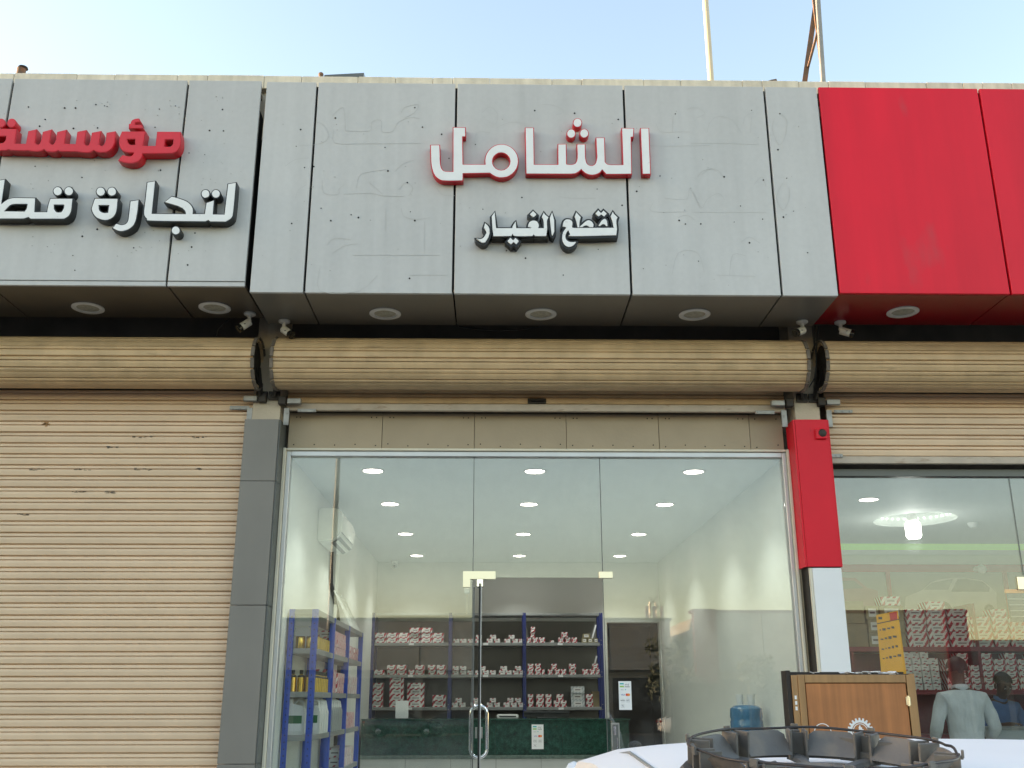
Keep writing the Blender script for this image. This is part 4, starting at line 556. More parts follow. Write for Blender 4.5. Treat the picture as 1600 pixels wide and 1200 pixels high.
def locks(t, x, s, z, y=-.20):
    MB().box(x - .055, x + .055, y - .02, y + .02, z - .022, z + .022, .004).build('lock_bar', 'galv', t)
    MB().box(x - s * .095 - .03, x - s * .095 + .03, y - .025, y + .03, z - .03, z + .035, .004).build('lock_housing', 'steel_dark', t)
    b = MB().box(x + s * .02, x + s * .17, y + .045, y + .056, z - .075, z - .048, .002)
    for q in (.04, .09, .15): b.cyl((x + s * q, y + .045, z - .062), (x + s * q, y + .040, z - .062), .008, n=8)
    b.build('hasp', 'galv', t)
s1 = shutter('closed beige roller shutter filling the left shop front down to the pavement', -6.0, -1.874, -5.93, -1.93, .15, 'slat_paint')
b = MB(); rs_ = random.Random(12)
for (xa, xb, z) in ((-3.66, -3.56, 3.294), (-3.31, -3.19, 3.292), (-2.84, -2.69, 3.296), (-2.37, -2.31, 3.298), (-2.95, -2.72, 3.56), (-3.1, -2.95, 3.475), (-2.42, -2.30, 3.56), (-3.3, -3.2, 3.114), (-3.05, -2.98, 3.112), (-3.7, -3.63, 2.935)):
    for q in range(9):
        x = rs_.uniform(xa, xb); w = rs_.uniform(.006, .03); h = rs_.uniform(.002, .007); zz = z + rs_.uniform(-.004, .010)
        b.box(x, x + w, -.1292, -.1262, zz, zz + h)
tag(b.build('scuffs', 'scuff', s1), kind='stuff')
b = MB()
for q in range(8): x = rs_.uniform(-3.62, -3.56); z = rs_.uniform(3.64, 3.70); b.box(x, x + rs_.uniform(.01, .05), -.1292, -.1262, z, z + rs_.uniform(.004, .02))
tag(b.build('rust_patch', 'rust_stain', s1), kind='stuff')
s2 = shutter('beige roller shutter rolled up above the open middle shop', -1.728, 2.472, -1.665, 2.375, 3.79, 'slat_worn', .352)
s3 = shutter('beige roller shutter rolled halfway above the right shop, small lock on its end', 2.622, 6.85, 2.712, 6.78, 3.366, 'slat_paint')
locks(s1, -1.945, -1, 3.865); locks(s2, -1.595, 1, 3.845); locks(s2, 2.295, -1, 3.845); locks(s3, 2.745, 1, 3.855)
b = MB().box(2.70, 2.80, -.152, -.141, 3.41, 3.44, .002)
for q in (2.715, 2.75, 2.785): b.cyl((q, -.152, 3.425), (q, -.157, 3.425), .008, n=8)
b.build('hasp', 'galv', s3)
def bracket(t, x, s):
    b = MB().box(x - .045, x + .045, -.196, -.176, 3.86, 3.93, .002).bar((x, -.21, 3.88), (x + s * .05, -.33, 4.12), .018, .03).bar((x, -.20, 3.9), (x + s * .03, -.22, 4.12), .02, .02)
    for q in (-.028, .028): b.cyl((x + q, -.196, 3.895), (x + q, -.203, 3.895), .008, n=8)
    b.build('coil_bracket', 'steel_dark', t)
bracket(s1, -1.86, -1); bracket(s2, -1.76, 1); bracket(s2, 2.50, -1); bracket(s3, 2.60, 1)

# ------------------------------------------------------------------ pillars
p = thing('pillar_cladding', 'dark grey panelled pillar between the closed shutter and the glass front', 'pillar', (-1.83, -.1, .15))
for z0, z1 in ((.15, 1.12), (1.124, 2.24), (2.244, 3.19), (3.193, 3.69)):
    MB().box(-1.972, -1.702, -.222, -.19, z0, z1, .002).build('front_panel', 'pillar_grey', p)
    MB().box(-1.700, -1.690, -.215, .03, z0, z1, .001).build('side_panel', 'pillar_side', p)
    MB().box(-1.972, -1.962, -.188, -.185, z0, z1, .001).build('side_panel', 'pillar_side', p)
p = thing('pillar_cladding', 'pillar with red upper cladding and white lower cladding right of the glass front', 'pillar', (2.54, -.1, .15))
MB().box(2.416, 2.676, -.222, -.19, 2.534, 3.705, .002).build('front_panel', 'pillar_red', p)
MB().box(2.399, 2.414, -.218, -.02, 2.534, 3.703, .001).build('side_panel', 'pillar_red', p)
MB().box(2.677, 2.688, -.218, -.18, 2.534, 3.703, .001).build('side_panel', 'pillar_red', p)
MB().box(2.452, 2.676, -.216, -.19, .15, 2.525, .002).build('front_panel', 'pillar_white', p)
MB().box(2.430, 2.450, -.214, -.02, .15, 2.525, .001).build('side_panel', 'cream_trim', p)
MB().box(2.425, 2.68, -.186, -.02, .16, 3.69).build('core', 'steel_dark', p)
al = thing('alarm_button', 'small square red alarm call point near the top of the red pillar', 'alarm button', (2.612, -.225, 3.58))
MB().box(2.567, 2.657, -.245, -.223, 3.54, 3.625, .006).build('housing', 'pillar_red', al)
MB().lathe([(.0, .012), (.014, .012), (.03, .004), (.033, -.004), (.033, 0)], (2.622, -.246, 3.588), 20, Matrix.Rotation(PI / 2, 4, 'X')).build('button', 'steel_dark', al, smooth=40)
cb = thing('cable', 'thin dark cable drooping in the gap between the two shutter coils', 'cable', (2.56, -.3, 4.0))
MB().tube([(2.60, -.38, 4.45), (2.585, -.37, 4.3), (2.59, -.36, 4.15), (2.57, -.34, 4.02), (2.53, -.3, 3.95)], .005, 6).build('strand', 'cable', cb)
MB().tube([(2.63, -.38, 4.45), (2.61, -.36, 4.33), (2.60, -.33, 4.2)], .004, 6).build('strand', 'cable', cb)
cb = thing('cable', 'thin cable hanging behind the brown soffit left of the cameras', 'cable', (-2.15, -.3, 4.35))
MB().tube([(-2.12, -.38, 4.48), (-2.15, -.40, 4.44), (-2.20, -.39, 4.39), (-2.22, -.34, 4.34)], .006, 6).build('strand', 'cable', cb)
cb = thing('cable', 'dark cable sagging under the middle soffit above the rolled shutter', 'cable', (.2, -.37, 4.38))
MB().tube([(-.28, -.365, 4.43), (-.12, -.365, 4.405), (.02, -.365, 4.395), (.18, -.365, 4.40), (.36, -.365, 4.43)], .006, 6).build('strand', 'cable', cb)

# ------------------------------------------------------------------ middle shop front: boards, frame, glass, door
sf = thing('shopfront', 'frameless glass shop front with open glass door under fibre boards', 'shop front', (.35, 0, .2))
bx = [-1.665, -.905, -.155, .595, 1.353, 2.10, 2.375]
for i in range(6):
    o = MB().box(bx[i] + .002, bx[i + 1] - .002, -.012 + random.uniform(-.002, .002), .01, 3.502, 3.80, .0015).build('board', 'board', sf)
    b = MB(); L_ = bx[i + 1] - bx[i]
    for q in ([.06, .09] if L_ > .4 else [.05]) + [L_ - .05, L_ - .09][:2 if L_ > .4 else 1]: b.cyl((bx[i] + q, -.0155, 3.765), (bx[i] + q, -.008, 3.765), .0055, n=6)
    k = 5 if L_ > .4 else 2
    for j in range(k): b.cyl((bx[i] + .05 + j * (L_ - .1) / max(1, k - 1), -.0155, 3.535 + .01 * math.sin(j * 3 + i)), (bx[i] + .05 + j * (L_ - .1) / max(1, k - 1), -.008, 3.535 + .01 * math.sin(j * 3 + i)), .0055, n=6)
    b.build('screws', 'hole', o)
MB().box(-1.66, 2.375, -.05, .0, 3.480, 3.499, .003).build('head_trim', 'cream_trim', sf)
MB().box(-1.628, 2.345, -.03, .05, 3.438, 3.478, .003).build('frame_head', 'alu', sf)
MB().box(-1.662, -1.630, -.03, .05, .2, 3.478, .003).build('frame_jamb', 'alu', sf)
MB().box(2.347, 2.376, -.03, .05, .2, 3.478, .003).build('frame_jamb', 'alu', sf)
MB().box(-1.688, -1.664, -.06, .04, .2, 3.499, .003).build('jamb_trim', 'cream_trim', sf)
MB().box(2.378, 2.398, -.06, .04, .2, 3.499, .003).build('jamb_trim', 'cream_trim', sf)
MB().box(-1.628, -.16, -.03, .05, .2, .26, .003).build('frame_sill', 'alu', sf)
MB().box(.868, 2.345, -.03, .05, .2, .26, .003).build('frame_sill', 'alu', sf)
def pane(x0, x1, z0, z1, m='shop_glass'): return MB().box(x0, x1, .004, .016, z0, z1).build('pane', m, sf)
pane(-1.628, -.157, .26, 3.437); pane(-.153, .861, 2.475, 3.437); pane(.865, 2.345, .26, 3.437)
for x in (-.155, .863): MB().box(x - .003, x + .003, .003, .017, 2.475, 3.437).build('seal', 'alu_dark', sf)
MB().box(-.158, -.154, .003, .017, .21, 2.475).build('seal', 'alu_dark', sf)
MB().box(.862, .866, .003, .017, .21, 2.475).build('seal', 'alu_dark', sf)
MB().prism([(-.232, 2.40), (-.175, 2.40), (-.175, 2.462), (.022, 2.462), (.022, 2.522), (-.232, 2.522)], -.010, .028).build('patch_fitting', 'brass', sf)
MB().box(.833, .940, -.010, .028, 2.47, 2.522, .002).build('patch_fitting', 'brass', sf)
MB().box(-.150, -.140, .0, .02, .21, 2.40).build('seal', 'alu_dark', sf)
dr = MB().box(-.106, -.094, .02, 1.00, .215, 2.44).build('door', 'door_glass', sf)
MB().box(-.107, -.093, -.004, .019, .215, 2.43, .002).build('edge_seal', 'rubber', dr)
MB().box(-.0925, -.086, .0, .018, .215, 2.43, .001).build('edge_strip', 'alu', dr)
MB().box(-.125, -.075, .0, .10, 2.405, 2.462, .002).build('top_patch', 'chrome', dr)
def dpull(s):
    pts = []
    for a in range(0, 181, 20): pts.append((s * (.028 + .058 * min(1, 1)) if False else 0, 0, 0))
    return pts
ringp = []
for i in range(40):
    a = 2 * PI * i / 40; cx, cz = math.cos(a), math.sin(a)
    ringp.append((-.100 + .062 * cx, .06, 1.335 + (.125 if cz > 0 else -.125) + .060 * cz))
MB().tube([(x, y, z) for x, y, z in ringp], .0135, 10, True).build('handle', 'chrome', dr, smooth=True)
MB().box(-.128, -.112, .04, .08, 1.285, 1.365, .003).box(-.088, -.072, .04, .08, 1.285, 1.365, .003).box(-.093, -.085, .035, .085, 1.25, 1.42, .002).build('lock', 'galv', dr)
lp = MB().box(.893, .955, -.016, .003, 1.195, 1.395, .002).build('strike_plate', 'galv', sf)
MB().box(.902, .946, -.018, -.0165, 1.207, 1.383).build('plate_recess', 'alu_dark', lp)
MB().box(.908, .93, -.022, -.0185, 1.31, 1.375, .002).box(.93, .94, -.022, -.0185, 1.215, 1.29, .002).build('latch', 'chrome', lp)

# card stickers
def sticker(label, x0, z0, w, h, y):
    t = thing('payment_sticker', label, 'sticker', (x0 + w / 2, y, z0), 'card payment stickers')
    MB().box(x0, x0 + w, y - .0012, y, z0, z0 + h).build('sheet', 'paper', t)
    X = lambda u: x0 + u * w
    Z = lambda v: z0 + v * h
    def r(name, u0, u1, v0, v1, m, d=.0018): MB().box(X(u0), X(u1), y - d, y - .0013, Z(v0), Z(v1)).build(name, m, t)
    r('bar', .10, .42, .885, .935, 'teal'); r('bar', .10, .42, .79, .84, 'lime')
    text('print', 'مدى', h * .085, (X(.67), y - .0016, Z(.875)), 'ink', t); text('print', 'mada', h * .085, (X(.68), y - .0016, Z(.785)), 'ink', t)
    r('print', .16, .40, .69, .705, 'rack_grey'); MB().cyl((X(.53), y - .0018, Z(.705)), (X(.53), y - .0013, Z(.705)), h * .02, n=10).build('print', 'teal', t)
    text('print', 'VISA', h * .075, (X(.33), y - .0016, Z(.50)), 'blue_print', t)
    MB().cyl((X(.64), y - .0018, Z(.525)), (X(.64), y - .0013, Z(.525)), h * .048, n=18).build('print', 'red_print', t)
    MB().cyl((X(.78), y - .0022, Z(.525)), (X(.78), y - .0018, Z(.525)), h * .048, n=18).build('print', 'orange', t)
    for (u0, v0, s_) in ((.14, .27, 'AMEX'), (.56, .27, 'GCC'), (.14, .09, 'Pay')):
        r('frame_print', u0, u0 + .30, v0 + .10, v0 + .106, 'rack_grey'); r('frame_print', u0, u0 + .30, v0, v0 + .006, 'rack_grey')
        text('print', s_, h * .06, (X(u0 + .15), y - .0016, Z(v0 + .035)), 'ink', t)
sticker('white card payment sticker on the right glass pane beside the door opening', .960, 1.488, .096, .208, .0035)
# ------------------------------------------------------------------ inside the middle shop
ROWN = ['nearest the glass', 'second row from the glass', 'third row from the glass', 'farthest from the glass']
for r_, y in enumerate((.60, 2.14, 4.06, 5.94)):
    for c_, x in enumerate((-1.042, .362, 1.745)):
        t = thing('ceiling_downlight', f'lit ceiling downlight, {["left", "middle", "right"][c_]} column, {ROWN[r_]}', 'downlight', (x, y, 3.459), 'lit downlights in the middle shop')
        MB().lathe([(.105, 0), (.105, -.005), (.088, -.008), (.082, 0)], (x, y, 3.459), 28).build('ring', 'lamp_ring', t, smooth=40)
        MB().lathe([(.0, -.012), (.05, -.009), (.082, -.001)], (x, y, 3.459), 28).build('diffuser', 'lamp_lit', t, smooth=60, recalc=False)
        lamp_child(point('downlight_beam', (x, y, 3.43), 10.0, .07, (.80, .97, 1.0), 112, .7), t)
t = thing('security_camera', 'small white dome camera in the far left ceiling corner of the middle shop', 'camera', (-1.40, 6.55, 3.455))
MB().cyl((-1.40, 6.55, 3.458), (-1.40, 6.55, 3.43), .05, n=20).build('mount', 'white_plastic', t)
MB().ball((-1.40, 6.54, 3.395), .045).build('dome', 'white_plastic', t, smooth=True); MB().cyl((-1.40, 6.50, 3.385), (-1.40, 6.49, 3.38), .024, n=16).build('lens', 'cam_black', t)

# split air conditioner on the left wall
t = thing('air_conditioner', 'cream wall mounted split air conditioner on the left wall of the middle shop', 'air conditioner', (-1.54, 2.0, 3.0))
pf = [(-1.648, 2.985), (-1.648, 3.30), (-1.50, 3.30), (-1.445, 3.285), (-1.415, 3.20), (-1.425, 3.09), (-1.455, 3.03), (-1.52, 2.99)]
b = MB(); bmv = bmesh.new()
A = [bmv.verts.new((x, 1.50, z)) for x, z in pf]; B = [bmv.verts.new((x, 2.42, z)) for x, z in pf]
bmv.faces.new(A); bmv.faces.new(B[::-1])
for i in range(len(pf)): bmv.faces.new((A[i], B[i], B[(i + 1) % len(pf)], A[(i + 1) % len(pf)]))
bmesh.ops.recalc_face_normals(bmv, faces=bmv.faces[:]); bmesh.ops.bevel(bmv, geom=[e for e in bmv.edges if e.calc_face_angle(0) > .9], offset=.012, segments=2, affect='EDGES'); b._add(bmv)
b.build('casing', 'offwhite', t, smooth=35)
MB().box(-.05, .05, -.38, .38, -.004, .004, 0, Matrix.Translation((-1.482, 1.97, 3.004)) @ Matrix.Rotation(-.52, 4, 'Y')).build('air_slot', 'ac_louver', t)
MB().box(-.016, .016, -.37, .37, -.004, .004, .002, Matrix.Translation((-1.474, 1.97, 2.997)) @ Matrix.Rotation(-.60, 4, 'Y')).build('louver', 'offwhite', t)
MB().box(-.003, .003, -.40, .40, -.003, .003, 0, Matrix.Translation((-1.428, 1.97, 3.075))).build('seam', 'ac_louver', t)
MB().box(-.001, .002, -.03, .03, -.012, .012, 0, Matrix.Translation((-1.413, 2.25, 3.19))).build('display', 'white_plastic', t)
MB().tube([(-1.625, 2.25, 2.99), (-1.63, 2.35, 2.7), (-1.635, 2.9, 2.45), (-1.635, 3.2, 2.2), (-1.635, 3.25, .3)], .022, 8).build('pipe', 'steel_dark', t)
MB().box(-1.648, -1.62, 2.72, 2.80, 2.2, 3.455).build('trunking', 'offwhite', t)

def rack(label, axis, posts, depth, zs, post_m, top):
    """boltless rack: posts along x (axis x) or y; returns thing"""
    return None
# back rack, three bays
YR = 6.235
bk = thing('shelving_rack', 'long three bay blue and grey metal shelving rack along the back wall', 'shelving', (-.07, 6.45, .2))
PX = [-1.632, -.578, .437, 1.494]; SZ = [2.317, 1.898, 1.478, 1.06, .62]
for x in PX:
    for y in (YR, 6.64):
        MB().box(x - .022, x + .022, y - .002, y + .003, .2, 2.715).box(x - .022, x - .018, y + .004, y + .035, .2, 2.715).build('post', 'rack_navy', bk)
    b = MB()
    for z in [s - .03 for s in SZ] + [2.70, 2.35, 1.93, 1.51]: b.cyl((x - .008, YR - .007, z), (x - .008, YR - .002, z), .006, n=6)
    b.build('bolts', 'galv', bk)
for i in range(3):
    a, c = PX[i] + .024, PX[i + 1] - .024
    for z in SZ + [2.708]: MB().box(a, c, YR + .004, 6.66, z - .040 if z < 2.7 else z - .03, z, .002).build('shelf', 'rack_grey', bk)
    zz = [.22] + sorted(SZ) + [2.675]
    for k in range(len(zz) - 1): MB().box(a, c, 6.664, 6.672, zz[k] + .003, zz[k + 1] - .045).build('back_panel', 'rack_panel', bk)
    for z in SZ[:3]: MB().box((a + c) / 2 - .035 - .02 * i, (a + c) / 2 + .035 - .02 * i, YR - .001, YR + .0035, z - .034, z - .006).build('price_tag', 'paper', bk)

BOXES = {}
def carton(x, y, z, w, d, h, m, label, group, rz=0, cat='carton'):
    key = (round(w, 3), round(d, 3), round(h, 3), m)
    me = BOXES.get(key)
    if me is None:
        mb = MB().box(-w / 2, w / 2, -d / 2, d / 2, 0, h, .0018); me = bpy.data.meshes.new('carton'); mb.bm.to_mesh(me); mb.bm.free(); me.materials.append(MT(m)); BOXES[key] = me
    o = bpy.data.objects.new('carton', me); COL.objects.link(o); o.location = (x, y, z + .0008); o.rotation_euler = (0, 0, rz)
    return tag(o, label, cat, group)
BAYN = ['left', 'middle', 'right']; SHN = ['top', 'second', 'third', 'low']; LEVN = ['bottom row', 'second row', 'third row', 'fourth row', 'fifth row', 'sixth row', 'seventh row']
KIND = {'carton_red': 'red and white striped carton', 'carton_fine': 'finely striped red and white carton', 'carton_white': 'small white carton', 'carton_silver': 'silver grey carton', 'carton_kraft': 'olive brown striped carton', 'kraft': 'plain brown carton'}
def row(bay, shelf, items, S=737.0, rowh=.065, m='carton_red', depth=.16, place='back rack'):
    """items: (left, right, number stacked) in sheet units from the bay's left post; level>0 rows come with a start level"""
    x0 = PX[bay]; z0 = SZ[shelf]
    for k, it in enumerate(items):
        a, c, n = it[0] / S + x0, it[1] / S + x0, it[2]; lv = it[3] if len(it) > 3 else 0; mm = it[4] if len(it) > 4 else m; hh = it[5] if len(it) > 5 else rowh
        for j in range(n):
            w = c - a - .004
            xx = (a + c) / 2 + random.uniform(-.004, .004) * (j > 0); rz = random.uniform(-.05, .05)
            lab = f'{KIND[mm]}, back rack {BAYN[bay]} bay {SHN[shelf]} shelf, {ORD[k]} column, {LEVN[lv + j]}'
            carton(xx, YR + .02 + depth / 2 + random.uniform(0, .03), z0 + (lv + j) * hh + .0006 * (lv + j), round(w, 2), depth, round(hh - .002, 3), mm, lab, 'cartons on the back rack', rz * (w < .12))
row(0, 0, [(22, 135, 2), (137, 250, 2), (252, 365, 2), (367, 480, 3), (482, 595, 3), (597, 712, 2)], rowh=.066)
row(0, 1, [(20, 125, 1), (150, 245, 2), (248, 345, 2), (365, 430, 1), (432, 520, 2), (560, 640, 2), (650, 740, 2)], rowh=.063)
row(0, 2, [(15, 118, 4), (185, 325, 5), (360, 530, 4), (610, 742, 2)], rowh=.078)
row(0, 3, [(500, 600, 1), (605, 690, 1)], rowh=.075)
row(1, 0, [(30, 92, 1), (100, 165, 1), (178, 240, 1), (255, 315, 2), (365, 430, 1), (440, 505, 1), (400, 465, 1, 1), (545, 605, 1), (620, 682, 1), (690, 730, 1), (590, 650, 1, 1)], rowh=.052, m='carton_white', depth=.1)
row(1, 1, [(25, 90, 2), (100, 165, 2), (175, 240, 1), (255, 325, 1), (330, 390, 1), (295, 360, 1, 1), (400, 465, 1), (490, 555, 1), (560, 620, 1), (505, 575, 1, 1), (630, 690, 1), (695, 735, 1), (655, 715, 1, 1)], rowh=.055, m='carton_white', depth=.1)
row(1, 2, [(25, 90, 1), (100, 165, 1), (60, 125, 1, 1), (210, 275, 1), (280, 320, 1), (235, 300, 1, 1), (370, 435, 1), (440, 505, 1), (400, 465, 1, 1), (540, 600, 1), (610, 670, 1), (680, 735, 1), (575, 640, 1, 1), (650, 715, 1, 1)], rowh=.058, m='carton_white', depth=.1)
row(2, 0, [(22, 72, 1), (82, 135, 1), (148, 208, 1), (60, 110, 1, 1), (65, 112, 1, 2), (262, 300, 1, 0, 'carton_white', .03), (345, 400, 1), (412, 465, 1), (378, 438, 1, 1), (478, 535, 1), (580, 635, 1, 0, 'carton_kraft', .06), (640, 695, 1, 0, 'carton_kraft', .06), (705, 750, 1, 0, 'carton_kraft', .06), (590, 670, 1, 1, 'carton_kraft', .06)], rowh=.07, m='carton_fine', depth=.1)
row(2, 1, [(30, 90, 2), (105, 165, 2), (170, 200, 1), (235, 290, 1), (300, 355, 1), (268, 325, 1, 1), (362, 418, 1), (450, 520, 2), (580, 645, 1), (655, 710, 1), (716, 756, 1), (680, 745, 1, 1)], rowh=.07, m='carton_fine', depth=.1)
row(2, 2, [(30, 88, 2), (115, 190, 2), (205, 265, 2), (290, 350, 1), (355, 415, 1), (318, 385, 1, 1), (462, 600, 3, 0, 'carton_silver', .088), (612, 680, 2)], rowh=.082, m='carton_fine', depth=.11)
carton(1.40, YR + .12, SZ[2], .10, .12, .20, 'kraft', 'tall plain brown carton at the right end of the third shelf on the back rack', 'cartons on the back rack')
for z, rt in ((2.317, .32), (1.898, .1)):
    t = MB().bar((1.36, 6.40, z + .002), (1.44, 6.44, z + .25), .012, .02).build('paper_strip', 'paper', base=(1.36, 6.40, z)); tag(t, f'white paper strip leaning at the right end of the {"top" if z > 2 else "second"} shelf', 'paper strip')

# counter with green marble front
ct = thing('counter', 'long shop counter with dark green marble front on a white tiled base', 'counter', (.05, 5.4, .2))
for i in range(4): MB().box(-1.60 + i * .82 + .0015, -1.60 + (i + 1) * .82 - .0015, 5.08, 5.11, .93, 1.325).build('marble_panel', 'marble_green', ct)
MB().box(-1.60, 1.70, 5.06, 5.75, 1.327, 1.345, .003).build('counter_top', 'marble_green', ct)
MB().box(-1.60, 1.70, 5.055, 5.12, .885, .928, .003).build('ledge', 'marble_trim', ct)
for i in range(6): MB().box(-1.60 + i * .55 + .002, -1.60 + (i + 1) * .55 - .002, 5.095, 5.12, .2, .883).build('base_tile', 'tile_white', ct)
MB().box(-1.59, 1.69, 5.13, 5.73, .2, 1.325).build('carcass', 'steel_dark', ct)
sticker('white card payment sticker on the green marble counter front', .485, .995, .145, .285, 5.079)
t = thing('monitor', 'black flat monitor on the counter seen over the marble edge', 'monitor', (.70, 5.45, 1.346))
MB().box(.40, .98, 5.45, 5.485, 1.40, 1.435 + .0, .004).build('bezel', 'black_plastic', t); MB().box(.66, .72, 5.46, 5.48, 1.36, 1.40).box(.56, .82, 5.40, 5.55, 1.346, 1.36, .004).build('stand', 'black_plastic', t)
MB().box(.405, .975, 5.486, 5.49, 1.36, 1.43).build('screen', 'black_plastic', t)
t = thing('printer', 'white receipt printer beside the black monitor on the counter', 'printer', (.10, 5.4, 1.346))
MB().box(.06, .33, 5.32, 5.55, 1.346, 1.395, .01, seg=2).build('casing', 'white_plastic', t); MB().box(.09, .30, 5.315, 5.34, 1.365, 1.38).build('paper_slot', 'black_plastic', t)
t = thing('display_stand', 'blank white card stand on the left part of the counter', 'display stand', (-1.12, 5.2, 1.346))
MB().box(-1.20, -1.04, 5.22, 5.226, 1.35, 1.56, .001, Matrix.Translation((0, 0, 0))).build('card', 'paper', t); MB().box(-1.20, -1.04, 5.19, 5.28, 1.346, 1.352).build('foot', 'black_plastic', t)

# left rack along the wall, three bays
LX0, LX1 = -1.635, -1.405; LY = [.345, 1.28, 2.25, 3.30]; LZ = [1.957, 1.625, 1.300, .955, .58]
lr = thing('shelving_rack', 'blue and grey metal shelving rack along the left wall, stacked with oil and filters', 'shelving', (-1.52, 1.8, .2))
for y in LY:
    for x in (LX0, LX1):
        sg = 1 if x == LX0 else -1
        MB().box(min(x, x + sg * .046), max(x, x + sg * .046), y, y + .003, .2, 2.262).box(x - .002 if sg < 0 else x, x if sg < 0 else x + .002, y + .0035, y + .045, .2, 2.262).build('post', 'rack_blue', lr)
    if y == LY[0]:
        for x in (LX0 + .023, LX1 - .023):
            b = MB(); z = .3
            while z < 2.24: b.cyl((x, y - .0022, z), (x, y - .0004, z), .0055, n=6); z += .05
            b.build('post_holes', 'joint_dark', lr)
for i in range(3):
    for z in LZ: MB().box(LX0 + .003, LX1 - .003, LY[i] + .004, LY[i + 1] - .002, z - .042, z, .002).build('shelf', 'rack_grey', lr)
    MB().box(LX0 + .003, LX1 - .003, LY[i] + .004, LY[i + 1] - .002, 2.262 - .045, 2.262, .002).build('shelf', 'rack_grey', lr)
for z0, z1 in ((2.05, 2.12), (2.125, 2.215)): MB().box(LX0 + .05, LX1 - .05, LY[0] + .006, LY[0] + .012, z0, z1).build('end_panel', 'rack_grey', lr)
for z0, z1 in ((.22, .53), (.60, .70), (.704, .80), (.804, .90)): MB().box(LX0 + .05, LX1 - .05, LY[0] + .006, LY[0] + .012, z0, z1).build('end_panel', 'rack_grey', lr)
SH2 = {0: 'top', 1: 'second', 2: 'third', 3: 'fourth'}
def bottle(x, y, z, h, r, cap, label, proto=[None, None]):
    k = 1 if cap else 0
    if proto[k] is None:
        t = thing('oil_bottle' if cap else 'filter_can', label, 'bottle' if cap else 'can', (x, y, z), 'gold oil bottles on the left rack' if cap else 'gold cans on the left rack')
        if cap:
            MB().lathe([(0, 0), (r, 0), (r, h * .70), (r * .45, h * .80), (r * .42, h * .82)], (x, y, z), 16).build('bottle_body', 'gold', t, smooth=40)
            MB().cyl((x, y, z + h * .81), (x, y, z + h), r * .5, n=12).build('cap', 'black_plastic', t)
            MB().lathe([(r * 1.01, h * .66), (r * 1.01, h * .70), (r * .75, h * .765)], (x, y, z), 16).build('collar', 'black_plastic', t, recalc=False)
        else:
            MB().lathe([(0, 0), (r * .96, 0), (r, .004), (r, h - .004), (r * .96, h), (0, h)], (x, y, z), 16).build('can_body', 'gold', t, smooth=40)
            MB().cyl((x, y, z + h), (x, y, z + h + .006), r * .8, n=12).build('lid', 'black_plastic', t)
        proto[k] = t; return t
    return dup(proto[k], (x, y, z), 0, label)
for j in range(8):
    for i in range(2 if j == 0 else 1):
        x = LX1 - .055 - i * .085; y = LY[0] + .07 + j * .105
        bottle(x, y, LZ[0] + .001, .10, .038, False, f'gold can on the left rack top shelf, {ORD[j]} from the glass{", rear one" if i else ""}')
for j in range(10):
    for i in range(3 if j == 0 else 1):
        x = LX1 - .05 - i * .065; y = LY[0] + .06 + j * .088
        bottle(x, y, LZ[1] + .001, .165, .029, True, f'gold oil bottle with black cap, left rack second shelf, {["frontmost", "middle", "rearmost"][i] + " of the " if j == 0 else ""}{ORD[j]} row')
def jug(x, y, z, label, col, proto={}):
    if col not in proto:
        t = thing('oil_jug', label, 'oil jug', (x, y, z), 'oil jugs on the left rack')
        pf = [(-.075, 0), (.075, 0), (.078, .01), (.078, .17), (.060, .215), (-.02, .235), (-.02, .245), (-.062, .245), (-.066, .21), (-.078, .18), (-.078, .01)]
        MB().prism([(x + a, z + c) for a, c in pf], y - .045, y + .045, 'y').build('jug_body', col, t)
        MB().cyl((x - .042, y, z + .245), (x - .042, y, z + .272), .020, n=12).build('cap', 'white_plastic' if col != 'jug_silver' else 'black_plastic', t)
        MB().tube([(x - .01, y, z + .238), (x + .02, y, z + .262), (x + .055, y, z + .25), (x + .066, y, z + .20)], .009, 8).build('handle', 'white_plastic', t)
        MB().box(x - .06, x + .06, y - .0475, y - .0455, z + .03, z + .15).build('label', 'paper' if col != 'jug_silver' else 'rack_grey', t)
        MB().box(x - .06, x + .06, y - .049, y - .0476, z + .085, z + .145).build('label_band', 'jug_green', t)
        proto[col] = t; return t
    return dup(proto[col], (x, y, z), 0, label)
jug(-1.555, LY[0] + .10, LZ[2] + .001, 'white and green oil jug nearest the glass, left rack third shelf', 'white_plastic')
for j in range(4): jug(-1.475, LY[0] + .36 + j * .12, LZ[2] + .001, f'white and green oil jug on the third shelf, {ORD[j]} behind the nearest one', 'white_plastic')
for j in range(5): jug(-1.475, LY[1] + .12 + j * .125, LZ[2] + .001, f'silver oil jug in the middle bay of the left rack, {ORD[j]} from the glass', 'jug_silver')
def lbox(bay, shelf, ya, n, lv, w, h, m, lab):
    for j in range(n):
        for k in range(lv):
            carton(LX1 - .10 + random.uniform(-.004, .004), LY[bay] + ya + j * (w + .006) + w / 2, LZ[shelf] + k * h, .17, round(w, 3), round(h - .002, 3), m, f'{KIND[m]}, left rack {BAYN[bay].replace("left", "near").replace("right", "far")} bay {SH2[shelf]} shelf, {ORD[j]} column, {LEVN[k]}', 'cartons on the left rack', random.uniform(-.02, .02))
lbox(1, 0, .08, 4, 3, .19, .068, 'carton_fine', ''); lbox(2, 0, .06, 5, 2, .15, .062, 'carton_fine', '')
lbox(1, 1, .03, 1, 1, .30, .20, 'carton_red', ''); lbox(1, 1, .40, 3, 2, .15, .09, 'carton_fine', ''); lbox(2, 1, .05, 5, 2, .16, .085, 'carton_white', '')
lbox(2, 2, .05, 4, 2, .17, .075, 'carton_fine', ''); lbox(2, 3, .06, 4, 2, .17, .085, 'carton_white', '')
